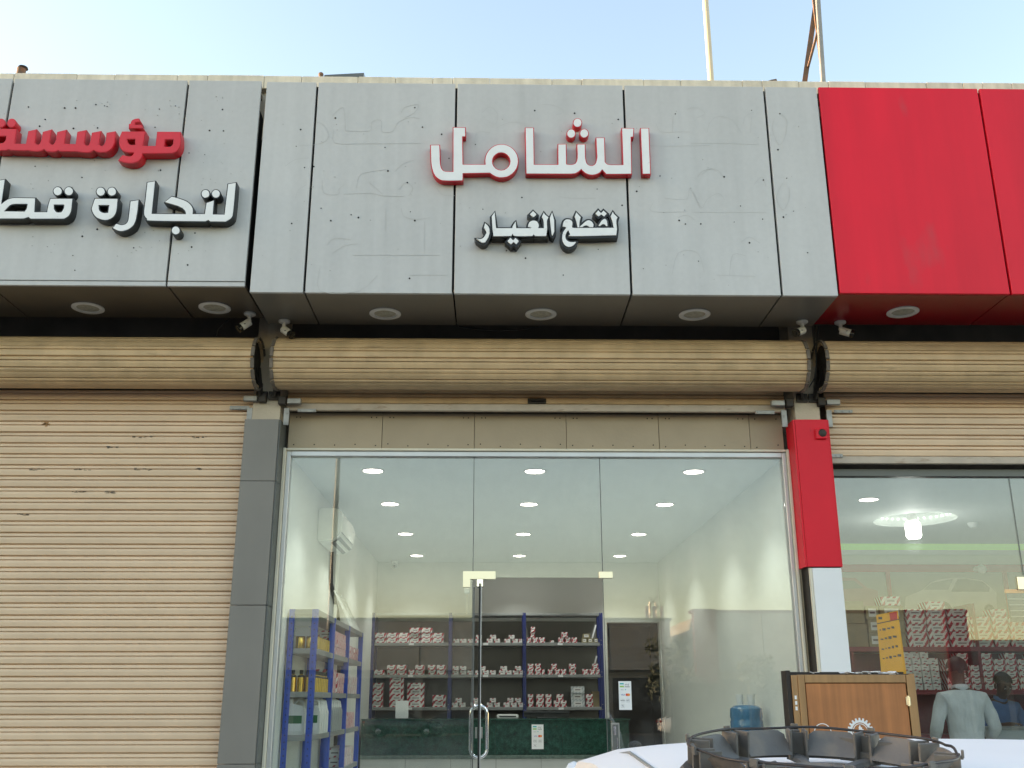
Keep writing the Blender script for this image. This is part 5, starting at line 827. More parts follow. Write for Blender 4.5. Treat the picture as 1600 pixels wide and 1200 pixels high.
# white wire basket panels leaning on the left rack
t = thing('wire_rack', 'white wire display panels leaning on top of the left rack', 'wire rack', (-1.5, 2.6, 2.262))
for q in range(2):
    y0 = 2.35 + q * .45; b = MB()
    P_ = [(-1.415, y0, 2.265), (-1.60, y0 + .05, 2.62), (-1.62, y0 + .48, 2.62), (-1.43, y0 + .43, 2.265)]
    b.tube([Vector(p) for p in P_], .008, 6, True)
    for i in range(1, 5):
        f = i / 5; b.tube([Vector(P_[0]).lerp(Vector(P_[3]), f), Vector(P_[1]).lerp(Vector(P_[2]), f)], .005, 6)
    b.build('wire_panel', 'wire_white', t)
# water dispenser bottle
t = thing('water_dispenser', 'blue water bottle upside down on a white dispenser by the right wall', 'water dispenser', (2.20, 1.17, .2))
MB().box(2.04, 2.36, 1.01, 1.33, .2, 1.13, .02, seg=2).build('cabinet', 'white_plastic', t)
MB().lathe([(.0, 0), (.05, 0), (.06, .03), (.135, .07), (.14, .13), (.133, .15), (.14, .17), (.14, .25), (.133, .27), (.14, .29), (.135, .36), (.10, .385), (0, .39)], (2.20, 1.17, 1.13), 28).build('bottle', 'water_blue', t, smooth=50)
for i, x in enumerate((2.15, 2.25)):
    k = tag(MB().lathe([(0, 0), (.028, 0), (.036, .085), (.033, .085), (.026, .004)], (x, 1.17, 1.521), 16).build('paper_cup', 'white_plastic', smooth=40), f'white cup on top of the blue water bottle, {["left", "right"][i]} one', 'cup')
t = thing('door_closer', 'small grey closer with a hanging strip beside the brass corner fitting', 'door closer', (-.20, .05, 2.33)); MB().box(-.222, -.178, .03, .08, 2.355, 2.398, .008).build('body', 'lamp_ring', t); MB().box(-.204, -.197, .05, .056, 2.20, 2.354).build('strip', 'cream_trim', t)

# ------------------------------------------------------------------ inside the right shop
sr = thing('shopfront', 'wide frameless glass front of the right shop under the half raised shutter', 'shop front', (4.7, 0, .2))
MB().box(2.70, 6.78, -.03, .05, 3.285, 3.345, .003).build('frame_head', 'alu_dark', sr)
for xa, xb in ((2.70, 4.196), (4.20, 5.3), (5.304, 6.78)): MB().box(xa, xb, .004, .016, .2, 3.284).build('pane', 'shop_glass', sr)
MB().box(4.1955, 4.2005, .003, .017, 2.5, 3.284).build('seal', 'alu_dark', sr)
MB().box(4.135, 4.32, -.010, .028, 2.385, 2.485, .002).build('patch_fitting', 'brass', sr)
pb = MB().box(4.06, 4.30, .03, .05, 2.14, 2.36, .002).build('blind_box', 'navy', sr)
for z in (2.18, 2.225, 2.27, 2.315): MB().box(4.061, 4.299, .024, .03, z - .004, z + .004).build('blind_slat', 'rack_grey', pb)
MB().box(4.05, 4.32, .03, .055, 2.362, 2.39).build('blind_rail', 'orange', sr)
t = thing('ceiling_downlight', 'lit ceiling downlight of the right shop close to the red pillar', 'downlight', (3.45, 1.12, 3.319))
MB().lathe([(.10, 0), (.10, -.005), (.085, -.008), (.08, 0)], (3.45, 1.12, 3.319), 28).build('ring', 'lamp_ring', t, smooth=40)
MB().lathe([(.0, -.012), (.05, -.009), (.08, -.001)], (3.45, 1.12, 3.319), 28).build('diffuser', 'lamp_lit', t, smooth=60, recalc=False)
lamp_child(point('downlight_beam', (3.45, 1.12, 3.29), 3.0, .07, (.80, .97, 1.0), 112, .7), t)
for nm, x, y, lab in (('smoke_detector', 5.0, 2.4, 'small white smoke detector on the ceiling of the right shop'),):
    t = thing(nm, lab, 'smoke detector', (x, y, 3.32)); MB().lathe([(0, -.05), (.03, -.048), (.05, -.02), (.055, 0)], (x, y, 3.319), 20).build('cover', 'white_plastic', t, smooth=50, recalc=False)
t = thing('security_camera', 'white dome camera below the cove strip in the right shop', 'camera', (5.72, 3.75, 3.02)); MB().ball((5.72, 3.83, 3.02), .055).build('dome', 'white_plastic', t, smooth=True); MB().cyl((5.72, 4.018, 3.04), (5.72, 3.85, 3.03), .03, n=12).build('mount', 'white_plastic', t)
# framed car posters on the rear wall
pw = thing('wall_poster', 'wide red framed wall posters of a pale off road car and a pickup', 'poster', (5.0, 4.0, 2.0))
MB().box(2.70, 6.89, 3.985, 4.018, 3.005, 3.095, .003).build('frame_bar', 'red_frame', pw)
for x in (4.645, 6.04): MB().box(x, x + .05, 3.985, 4.018, 2.10, 3.004, .003).build('frame_bar', 'red_frame', pw)
for xa, xb in ((2.72, 4.642), (4.698, 6.037), (6.093, 6.88)): MB().box(xa, xb, 4.004, 4.016, 2.12, 3.003).build('poster_sheet', 'poster_bg', pw)
def pic(name, pts, m, d): MB().prism(pts, 4.0035 - d, 4.0034 - d + .0008, 'y').build(name, m, pw)
pic('printed_car', CAR_BODY, 'poster_car', .001); pic('printed_window', CAR_WIN, 'poster_glass', .002); pic('printed_windscreen', CAR_SCREEN, 'poster_bg', .002)
for (cx, cz, r) in CAR_WHEELS:
    pic('printed_wheel', [(cx + r * .85 * math.cos(a * PI / 10), cz + r * math.sin(a * PI / 10)) for a in range(20)], 'poster_wheel', .003); pic('printed_rim', [(cx + r * .5 * math.cos(a * PI / 8), cz + r * .58 * math.sin(a * PI / 8)) for a in range(16)], 'poster_glass', .004)
pic('printed_pickup', PICKUP, 'poster_pink', .001); pic('printed_window', PICKUP_WIN, 'poster_glass', .002)
# maroon shelves
ms = thing('shelving_rack', 'maroon wall shelves packed with striped cartons in the right shop', 'shelving', (4.8, 3.75, .2))
for z in (2.125, 1.665, 1.20, .75): MB().box(2.75, 6.85, 3.52, 3.98, z - .05, z, .002).build('shelf', 'maroon_shelf', ms)
for x in (2.72, 3.98, 5.40, 6.86): MB().box(x, x + .03, 3.53, 3.98, .2, 2.6 if x > 5 else 2.12).build('upright', 'maroon_shelf', ms)
MB().box(2.75, 6.85, 3.985, 3.998, .2, 2.07).build('back_panel', 'maroon_shelf', ms)
def stack(x0, w, n, z, h, m, shelf, col, d=.22, gap=.004):
    for j in range(n):
        carton(x0 + w / 2 + random.uniform(-.006, .006), 3.54 + d / 2 + random.uniform(0, .02), z + j * h, round(w - gap, 3), d, round(h - .003, 3), m, f'{KIND[m]}, {shelf} maroon shelf of right shop, {ORD[col]} stack, {LEVN[j]}', 'cartons on the maroon shelves', random.uniform(-.03, .03))
stack(3.92, .27, 1, 2.125, .25, 'kraft', 'upper', 0); stack(3.93, .26, 1, 2.378, .25, 'black_plastic' if False else 'kraft', 'upper', 1)
stack(4.20, .15, 3, 2.125, .15, 'carton_kraft', 'upper', 2); stack(4.36, .27, 3, 2.125, .15, 'carton_kraft', 'upper', 3)
for col, (x, w, n) in enumerate(((4.65, .22, 5), (4.885, .22, 6), (5.125, .24, 5), (5.385, .22, 4), (5.625, .17, 5), (5.81, .2, 4), (6.03, .2, 5), (6.25, .22, 4), (6.5, .24, 5))): stack(x, w, n, 2.125, .083, 'carton_red', 'upper', col + 4)
carton(4.50, 3.66, 2.125 + .4525, .22, .2, .10, 'carton_red', 'red and white striped carton lying on the olive brown cartons of the upper maroon shelf', 'cartons on the maroon shelves')
for col in range(4): stack(4.56 + col * .098, .096, (6, 7, 6, 5)[col], 1.665, .068, 'carton_white', 'lower', col, .14)
for col in range(5): stack(4.02 + col * .1, .096, (2, 3, 3, 2, 3)[col], 1.665, .066, 'carton_white', 'lower', col + 4, .14)
for col in range(11): stack(5.03 + col * .135, .125, (5, 6, 4, 6, 5, 6, 5, 6, 5, 4, 5)[col], 1.665, .066, 'carton_red', 'lower', min(15, col + 4), .16)
for col in range(5): stack(5.62 + col * .12, .11, (1, 2, 1, 2, 1)[col], 1.20, .075, 'carton_white', 'third', col, .14)
t = thing('wall_poster', 'yellow printed price poster stuck inside the glass of the right shop', 'poster', (3.09, .03, 1.75))
Mx = Matrix(((1, 0, -.0, 0), (0, 1, 0, 0), (0, 0, 1, 0), (0, 0, 0, 1)))
MB().prism([(2.995, 2.19), (3.170, 2.225), (3.185, 1.62), (2.985, 1.62)], .020, .022).build('sheet', 'yellow', t)
MB().prism([(3.10, 2.205), (3.160, 2.217), (3.158, 2.155), (3.102, 2.143)], .0185, .0195).build('print_logo', 'red_print', t)
MB().prism([(2.996, 2.128), (3.172, 2.163), (3.172, 2.156), (2.996, 2.121)], .0185, .0195).build('print_line', 'ink', t)
rp = random.Random(2)
for z in (2.165, 2.075, 2.005, 1.93, 1.86): 
    b = MB(); x = 3.01
    while x < 3.13:
        w = rp.uniform(.008, .03); h = rp.uniform(.004, .010); b.box(x, x + w, .0188, .0196, z + (x - 3) * .2 - h, z + (x - 3) * .2 + h); x += w + .012
        if z > 2.1 and x > 3.05: break
    b.build('print_text', 'ink', t)
rc_ = thing('counter', 'grey shop counter of the right shop in front of the two people', 'counter', (5.8, 2.4, .2))
MB().box(4.62, 6.85, 2.1, 2.13, .2, 1.285).build('front_panel', 'counter_glass', rc_); MB().box(4.60, 6.86, 2.08, 2.6, 1.286, 1.31, .003).build('counter_top', 'rack_grey', rc_); MB().box(4.62, 4.65, 2.135, 2.58, .2, 1.285).build('side_panel', 'counter_glass', rc_)

# ------------------------------------------------------------------ people
def skin(name, pts, edges, m, parent, root=0, sub=2, smooth=True):
    """pts: (x,y,z,r) joints grown into one continuous surface"""
    me = bpy.data.meshes.new(name); me.from_pydata([p[:3] for p in pts], edges, []); o = bpy.data.objects.new(name, me); COL.objects.link(o)
    md = o.modifiers.new('skin', 'SKIN'); sv = me.skin_vertices[0].data
    for i, p in enumerate(pts):
        r = p[3]; sv[i].radius = r if isinstance(r, tuple) else (r, r); sv[i].use_root = (i == root)
    md.use_smooth_shade = True
    s = o.modifiers.new('sub', 'SUBSURF'); s.levels = sub; s.render_levels = sub
    dg = bpy.context.evaluated_depsgraph_get(); me2 = bpy.data.meshes.new_from_object(o.evaluated_get(dg)); bpy.data.objects.remove(o)
    me2.name = name; return me2
def person(label, loc, rz, sc, shirt, arms, headtilt, sleeve):
    t = thing('person', label, 'person', loc); M = Matrix.Translation(loc) @ Matrix.Rotation(rz, 4, 'Z') @ Matrix.Scale(sc, 4)
    hx, hy = 0, .02 + headtilt * .06
    P = [(0, 0, .93, (.15, .11)), (0, -.01, 1.10, (.145, .10)), (0, -.015, 1.28, (.165, .11)), (0, -.01, 1.40, (.13, .085)), (0, .0, 1.475, .056), (0, .015 + headtilt * .03, 1.505, .056),
         (hx, .03 + headtilt * .06, 1.565, (.070, .085)), (hx, .025 + headtilt * .085, 1.635, (.074, .092)), (hx, .01 + headtilt * .09, 1.70, (.055, .068))]
    E = [(i, i + 1) for i in range(8)]
    def add(v, par): P.append(v); E.append((par, len(P) - 1)); return len(P) - 1
    hands = []
    for s in (-1, 1):
        (ex, ey, ez), (wx, wy, wz) = arms
        a = add((s * .165, -.015, 1.39, .06), 3); b_ = add((s * ex, ey, ez, .043), a); c = add((s * wx, wy, wz, .029), b_)
        d = (Vector((s * wx, wy, wz)) - Vector((s * ex, ey, ez))).normalized()
        pal = Vector((s * wx, wy, wz)) + d * .06; pi = add((*pal, (.030, .020)), c)
        side = d.cross(Vector((0, 0, 1))); side = side.normalized() if side.length > .2 else Vector((1, 0, 0)); dn = Vector((0, 0, -1)) * .02
        for k, ln in zip((-1.5, -.5, .5, 1.5), (.06, .072, .068, .052)):
            q = pal + side * k * .017 + d * .035; i1 = add((*q, .009), pi); q2 = q + d * ln * .55 + dn * .4; i2 = add((*q2, .008), i1); q3 = q2 + d * ln * .45 + dn; add((*q3, .007), i2)
        q = pal + side * (.036 * -s) - d * .01; i1 = add((*q, .010), pi); add((*(q + d * .035 + side * (-s * .012)), .008), i1)
        h_ = add((s * .09, 0, .88, .088), 0); k_ = add((s * .10, .02, .50, .055), h_); an = add((s * .105, -.01, .10, .038), k_); add((s * .12, .14, .04, .032), an)
    nose = add((0, .115 + headtilt * .07, 1.59, .012), 6)
    me = skin('body', P, E, 'skin', t); me.transform(M); body = link('body', me, 'skin', t, smooth=True)
    # shirt
    Q = [(0, 0, .84, (.168, .128)), (0, -.01, 1.05, (.165, .122)), (0, -.015, 1.28, (.188, .132)), (0, -.01, 1.405, (.140, .098)), (0, .0, 1.462, .068)]
    F = [(i, i + 1) for i in range(4)]
    for s in (-1, 1):
        (ex, ey, ez), (wx, wy, wz) = arms
        Q.append((s * .175, -.015, 1.385, .076)); F.append((3, len(Q) - 1)); Q.append((s * ex, ey, ez, .060)); F.append((len(Q) - 2, len(Q) - 1))
        f = sleeve; Q.append((s * (ex + (wx - ex) * f), ey + (wy - ey) * f, ez + (wz - ez) * f, .048)); F.append((len(Q) - 2, len(Q) - 1))
    me = skin('shirt', Q, F, shirt, t, sub=3)
    for v in me.vertices:                                  # cloth folds
        c = v.co; n_ = v.normal; k = math.sin(c.x * 46 + 2.2 * math.sin(c.z * 11 + c.y * 5)) * .5 + math.sin(c.z * 38 + 3 * math.sin(c.x * 13) + c.y * 17) * .5
        v.co = c + n_ * .0065 * k * (1 if c.z < 1.36 else .4)
    me.transform(M); sh = link('shirt', me, shirt, t, smooth=True)
    cb_ = MB().lathe([(.060, -.03), (.074, -.005), (.068, .028), (.063, .030), (.060, 0)], (0, .004, 1.475), 20, Matrix.Rotation(-.15, 4, 'X')); me = bpy.data.meshes.new('collar'); cb_.bm.to_mesh(me); cb_.bm.free(); me.transform(M); link('collar', me, shirt, sh, smooth=True)
    T_ = [(0, 0, .93, (.158, .122)), (0, 0, .86, (.15, .115))]; G = [(0, 1)]
    for s in (-1, 1):
        T_.append((s * .095, 0, .78, .098)); G.append((1, len(T_) - 1)); T_.append((s * .10, .02, .48, .072)); G.append((len(T_) - 2, len(T_) - 1)); T_.append((s * .105, -.01, .10, .060)); G.append((len(T_) - 2, len(T_) - 1))
    me = skin('trousers', T_, G, 'trousers', t); me.transform(M); link('trousers', me, 'trousers', t, smooth=True)
    hc = Vector((0, .015 + headtilt * .082, 1.637)); R = Matrix.Rotation(-headtilt * .55, 3, 'X')
    b = bmesh.new(); bmesh.ops.create_icosphere(b, subdivisions=3, radius=1)
    for v in list(b.verts):
        if v.co.z < -.05 - .55 * max(0, -v.co.y) - .0 and True or (v.co.y > .45 and v.co.z < .35): b.verts.remove(v)
    for v in b.verts: v.co *= 1 + .02 * math.sin(v.co.x * 37) * math.sin(v.co.z * 41 + v.co.y * 29)
    hm = bpy.data.meshes.new('hair'); b.to_mesh(hm); b.free(); hm.transform(M @ Matrix.Translation(hc + Vector((0, -.008, .012))) @ R.to_4x4() @ Matrix.Diagonal((.098, .117, .118, 1))); link('hair', hm, 'hair', t, smooth=True)
    def small(name, c, r, s3, m):
        c = hc + R @ Vector(c); mb = MB().ball(c, r, s3, 2); me = bpy.data.meshes.new(name); mb.bm.to_mesh(me); mb.bm.free(); me.transform(M); link(name, me, m, t, smooth=True)
    for s in (-1, 1):
        small('ear', (s * .088, -.005, -.035), .026, (.45, .75, 1.2), 'skin'); small('eye', (s * .032, .088, -.015), .011, (1.2, .6, .7), 'eye'); small('pupil', (s * .032, .094, -.015), .006, (1, .6, 1), 'hair'); small('eyebrow', (s * .034, .088, .012), .016, (1.3, .5, .25), 'hair')
    small('mouth', (0, .088, -.085), .02, (1.2, .4, .28), 'lip')
    for s in (-1, 1):
        mb = MB().box(s * .112 - .045, s * .112 + .045, -.06, .19, .0, .075, .02, seg=2); me = bpy.data.meshes.new('shoe'); mb.bm.to_mesh(me); mb.bm.free(); me.transform(M); link('shoe', me, 'shoe', t)
    return t
person('person seen from behind in a pale grey shirt at the counter of the right shop', (4.30, 1.62, .2), -.05, .99, 'shirt_white', ((.27, -.02, 1.13), (.24, .17, 1.00)), .25, .80)
person('person in a blue shirt behind the counter of the right shop, looking down', (5.33, 3.02, .2), PI + .15, .93, 'shirt_blue', ((.25, .05, 1.16), (.14, .27, 1.20)), 1.0, .45)
# ------------------------------------------------------------------ wooden cabinet on the pavement
wc = thing('wooden_cabinet', 'tall wooden cabinet with framed door and white gear emblem standing before the red pillar', 'cabinet', (2.06, -1.94, .15))
X0, X1, YC, ZT = 1.690, 2.425, -2.0, 1.712
MB().box(X0 - .004, X0 + .022, YC + .012, YC + .115, .15, ZT + .006, .002).build('side_board', 'wood_dark', wc)
MB().box(X1 - .022, X1, YC + .002, YC + .115, .15, ZT - .012, .002).build('side_board', 'wood_frame', wc)
MB().box(X0 + .024, X1 - .024, YC + .095, YC + .115, .15, ZT, .001).build('back_board', 'wood_dark', wc)
MB().box(X0 + .024, X1 - .024, YC + .032, YC + .094, ZT - .03, ZT - .012, .001).build('top_board', 'wood_dark', wc)
MB().box(X0 + .024, X0 + .058, YC + .004, YC + .03, .15, ZT - .02, .002).build('side_strip', 'wood_frame', wc)
MB().box(X0 + .060, X0 + .098, YC, YC + .03, .15, ZT - .018, .002).build('stile', 'wood_frame', wc)
MB().box(X1 - .050, X1 - .002, YC - .002, YC - .0, .15, ZT - .02).box(X1 - .046, X1 - .023, YC + .0, YC + .03, .15, ZT - .018, .002).build('stile', 'wood_frame', wc)
MB().box(X0 + .100, X1 - .052, YC, YC + .03, ZT - .062, ZT - .018, .002).build('rail', 'wood_frame', wc)
MB().box(X0 + .100, X1 - .052, YC, YC + .03, .15, .22, .002).build('rail', 'wood_frame', wc)
dd = MB().box(X0 + .103, X1 - .055, YC + .004, YC + .022, .224, ZT - .066, .002).build('door', 'wood_door', wc)
for z in (1.55, .55): MB().cyl((X1 - .053, YC - .004, z - .028), (X1 - .053, YC - .004, z + .028), .0075, n=10).box(X1 - .066, X1 - .040, YC - .003, YC - .001, z - .022, z + .022).build('hinge', 'brass', dd)
gx, gz = 2.083, 1.386
gear = []
for i in range(20):
    a = 2 * PI * i / 20
    for da, r in ((-.10, .060), (-.06, .073), (.06, .073), (.10, .060)): gear.append((gx + r * math.sin(a + da), gz + r * math.cos(a + da)))
circ_ = lambda r, n=32, cx=gx, cz=gz: [(cx + r * math.cos(2 * PI * i / n), cz + r * math.sin(2 * PI * i / n)) for i in range(n)]
shape('gear_emblem', [gear, circ_(.048)], YC + .0022, YC + .0038, 'paper', dd)
shape('gear_emblem', [circ_(.043), circ_(.039)], YC + .0022, YC + .0038, 'paper', dd)
shape('flame_emblem', [[(gx - .016, gz + .006), (gx - .008, gz + .012), (gx - .009, gz + .022), (gx, gz + .036), (gx + .004, gz + .020), (gx + .010, gz + .024), (gx + .010, gz + .012), (gx + .018, gz + .012), (gx + .008, gz - .012), (gx - .006, gz - .014)]], YC + .0022, YC + .0038, 'paper', dd)
shape('ring_emblem', [circ_(.050, 32, 1.868, 1.380), circ_(.0455, 32, 1.868, 1.380)], YC + .0022, YC + .0038, 'paper', dd)
b = MB()
for z in (1.50, 1.53, 1.56): b.box(X0 + .034, X0 + .046, YC + .0025, YC + .0042, z, z + .02)
b.build('print', 'paper', wc)
rq = random.Random(9); b = MB()
for i in range(26):
    x = rq.uniform(X0 + .15, X1 - .08) if i < 10 else rq.uniform(2.02, 2.30); y = rq.uniform(-1.965, -1.92); a = rq.uniform(0, 3)
    b.box(-rq.uniform(.01, .04), rq.uniform(.01, .03), -.012, .012, 0, .002, 0, Matrix.Translation((x, y, ZT - .011 + rq.uniform(.0, .010))) @ Matrix.Rotation(a, 4, 'Z') @ Matrix.Rotation(rq.uniform(-.5, .5), 4, 'X'))
tag(b.build('paper_scraps', 'paper', base=(2.1, -1.94, ZT - .01)), 'white paper scraps scattered along the top of the wooden cabinet', 'paper', kind='stuff')
t = thing('bollard', 'slim black post standing right of the wooden cabinet', 'post', (2.66, -1.0, .15))
MB().cyl((2.66, -1.0, .15), (2.66, -1.0, 1.60), .024, n=14).build('shaft', 'black_plastic', t, smooth=40); MB().cyl((2.66, -1.0, 1.601), (2.66, -1.0, 1.63), .03, .02, 14).build('cap', 'black_plastic', t); MB().cyl((2.66, -1.0, .15), (2.66, -1.0, .17), .06, n=16).build('foot', 'black_plastic', t)

# ------------------------------------------------------------------ cars
def loft(secs):
    b = bmesh.new(); R = [[b.verts.new(p) for p in s] for s in secs]; n = len(secs[0])
    for A, B in zip(R, R[1:]):
        for i in range(n): b.faces.new((A[i], A[(i + 1) % n], B[(i + 1) % n], B[i]))
    b.faces.new(R[0][::-1]); b.faces.new(R[-1]); bmesh.ops.recalc_face_normals(b, faces=b.faces[:]); return b
def interp(tab, x):
    for (x0, *a), (x1, *c) in zip(tab, tab[1:]):
        if x0 <= x <= x1: f = (x - x0) / (x1 - x0); f = f * f * (3 - 2 * f) if False else f; return [p + (q - p) * f for p, q in zip(a, c)]
    return list(tab[-1][1:])
def sedan(label, paint, group=None):
    t = thing('parked_car', label, 'car', (0, 0, 0), group)
    B = [(-2.30, .40, .60, .66), (-2.24, .28, .70, .76), (-2.05, .22, .78, .83), (-1.70, .20, .84, .87), (-1.0, .19, .93, .89), (0, .19, .965, .90), (1.1, .20, .985, .89), (1.75, .22, 1.01, .86), (2.15, .26, .98, .80), (2.25, .40, .88, .74), (2.28, .5, .72, .70)]
    secs = []; x = -2.30
    while x < 2.281:
        zb, zt, hw = interp(B, x); h = zt - zb
        half = [(hw * .90, zb), (hw * .97, zb + .12 * h), (hw, zb + .42 * h), (hw * .985, zb + .72 * h), (hw * .93, zt - .035), (hw * .80, zt), (hw * .4, zt + .022)]
        secs.append([(x, -y, z) for y, z in half] + [(x, y, z) for y, z in reversed(half)]); x += .115
    mb = MB(); mb._add(loft(secs)); mb.build('body', paint, t, smooth=35)
    # greenhouse: rows of half sections (x, belt half width, roof half width, roof z)
    G = [(-1.02, .70, .70, .95), (-.62, .77, .665, 1.20), (-.30, .79, .62, 1.412), (.0, .80, .605, 1.422), (.38, .80, .60, 1.403), (.78, .79, .60, 1.357), (1.1, .77, .60, 1.29), (1.45, .74, .61, 1.19), (1.80, .69, .67, 1.0)]
    secs = []
    for x, hb, hr, zr in G:
        zb = .94; half = [(hb, zb), (hb + (hr - hb) * .5 + .012, (zb + zr) / 2), (hr, zr - .015), (hr * .9, zr + .004), (hr * .45, zr + .018)]
        secs.append([(x, -y, z) for y, z in half] + [(x, y, z) for y, z in reversed(half)])
    mb = MB(); mb._add(loft(secs)); mb.build('windows', 'car_glass', t, smooth=35)
    rs = []
    x = -.34
    while x < 1.13:
        _, hr, zr = interp([(a, b_, c, d) for a, b_, c, d in G], x)
        row_ = []
        n = 15
        for i in range(n):
            f = -1 + 2 * i / (n - 1); row_.append((x, f * (hr + .022), zr + .030 - .035 * abs(f) ** 3.2 - .012 * (abs(f) > .99)))
        rs.append(row_ + [(p[0], p[1], p[2] - .03) for p in reversed(row_)]); x += .081
    mb = MB(); mb._add(loft(rs)); mb.build('roof', paint, t, smooth=50)
    for s in (-1, 1):
        MB().tube([(xx, s * (interp(G, xx)[1] * .905 + .008), interp(G, xx)[2] + .0045) for xx in (-.32, 0, .3, .6, .9, 1.08)], .0035, 6).build('roof_molding', 'car_grey' if paint != 'car_white' else 'rack_grey', t, smooth=True)
        for pts, r in (([(-1.05, s * .72, .945), (-.66, s * .725, 1.17), (-.34, s * .64, 1.375)], [.035, .03, .02]), ([(.32, s * .805, .95), (.36, s * .70, 1.18), (.38, s * .60, 1.36)], [.03, .025, .015]), ([(1.10, s * .60, 1.25), (1.42, s * .66, 1.15), (1.80, s * .70, .97)], [.02, .04, .05])):
            MB().tube(pts, r, 8).build('window_pillar', paint, t, smooth=True)
        for xw in (-1.42, 1.36):
            w = MB().lathe([(.0, -.10), (.20, -.10), (.30, -.09), (.32, -.06), (.32, .06), (.30, .09), (.20, .10), (0, .10)], (xw, s * .81, .32), 28, Matrix.Rotation(PI / 2, 4, 'X')).build('wheel', 'tyre', t, smooth=40)
            b = MB().lathe([(0, .006), (.05, .006), (.19, -.004), (.20, -.012)], (xw, s * .912, .32), 24, Matrix.Rotation(-s * PI / 2, 4, 'X'))
            b.build('rim', 'rim', w, smooth=40, recalc=False)
            MB().lathe([(.325, .0), (.37, .0), (.37, -.03), (.325, -.03)], (xw, s * .905, .33), 28, Matrix.Rotation(-s * PI / 2, 4, 'X')).build('wheel_arch', 'tyre', t, recalc=False)
        MB().box(-2.20, -1.98, s * .62 - .12, s * .62 + .12, .62, .73, .03, seg=2).build('headlight', 'head_lens', t)
        MB().box(2.12, 2.275, s * .64 - .14, s * .64 + .14, .76, .90, .03, seg=2).build('tail_light', 'tail_red', t)
        MB().ball((-.62, s * .93, 1.0), .09, (.7, 1, .7)).build('wing_mirror', paint, t, smooth=True)
        for xx in (-.05, .85): MB().box(xx, xx + .16, s * .905 - .012, s * .905 + .012, .80, .83, .006).build('door_handle', paint, t)
    MB().box(-2.32, -2.28, -.45, .45, .35, .5, .01).build('grille', 'black_plastic', t); MB().box(2.275, 2.30, -.26, .26, .62, .73, .004).build('number_plate', 'paper', t)
    return t
cw = sedan('white car close to the camera, roof edge at the bottom right', 'car_white')
cw.location = (.835, -5.82, .024); cw.rotation_euler = (math.radians(0), 0, -PI / 2)
c2 = dup(cw, (12.1, -55, -.42), PI, 'white car parked across the street, mirrored in the right pane of the open shop')
cg = sedan('dark grey car across the street, left of the other dark car', 'car_grey', 'dark cars across the street')
cg.location = (-5.2, -54.5, -.42); cg.rotation_euler = (0, 0, PI)
dup(cg, (-1.9, -56.5, -.42), PI, 'dark grey car across the street, right of the other dark car')

# ------------------------------------------------------------------ wheel cover lying on the near roof
HC = Vector((.487, -6.40, 1.4365)); TILT = Matrix.Translation(HC) @ Matrix.Rotation(math.radians(6.3), 4, 'X')
hub = thing('wheel_cover', 'dusty dark plastic wheel cover lying upside down on the white car roof', 'wheel cover', tuple(HC))
def hbuild(mb, name, m, par, smooth=None):
    me = bpy.data.meshes.new(name); bmesh.ops.recalc_face_normals(mb.bm, faces=mb.bm.faces[:]); mb.bm.to_mesh(me); mb.bm.free(); me.transform(TILT); return link(name, me, m, par, smooth=smooth)
RH = .198
hbuild(MB().lathe([(RH + .004, .002), (RH + .008, .010), (RH + .002, .016), (RH - .012, .012), (RH - .014, .004)], (0, 0, 0), 64), 'rim', 'hub_plastic', hub, 50)
hbuild(MB().lathe([(0, .004), (.045, .004), (.055, .010), (.050, .018), (.040, .012), (0, .012)], (0, 0, 0), 32), 'centre', 'hub_plastic', hub, 50)
NS = 10
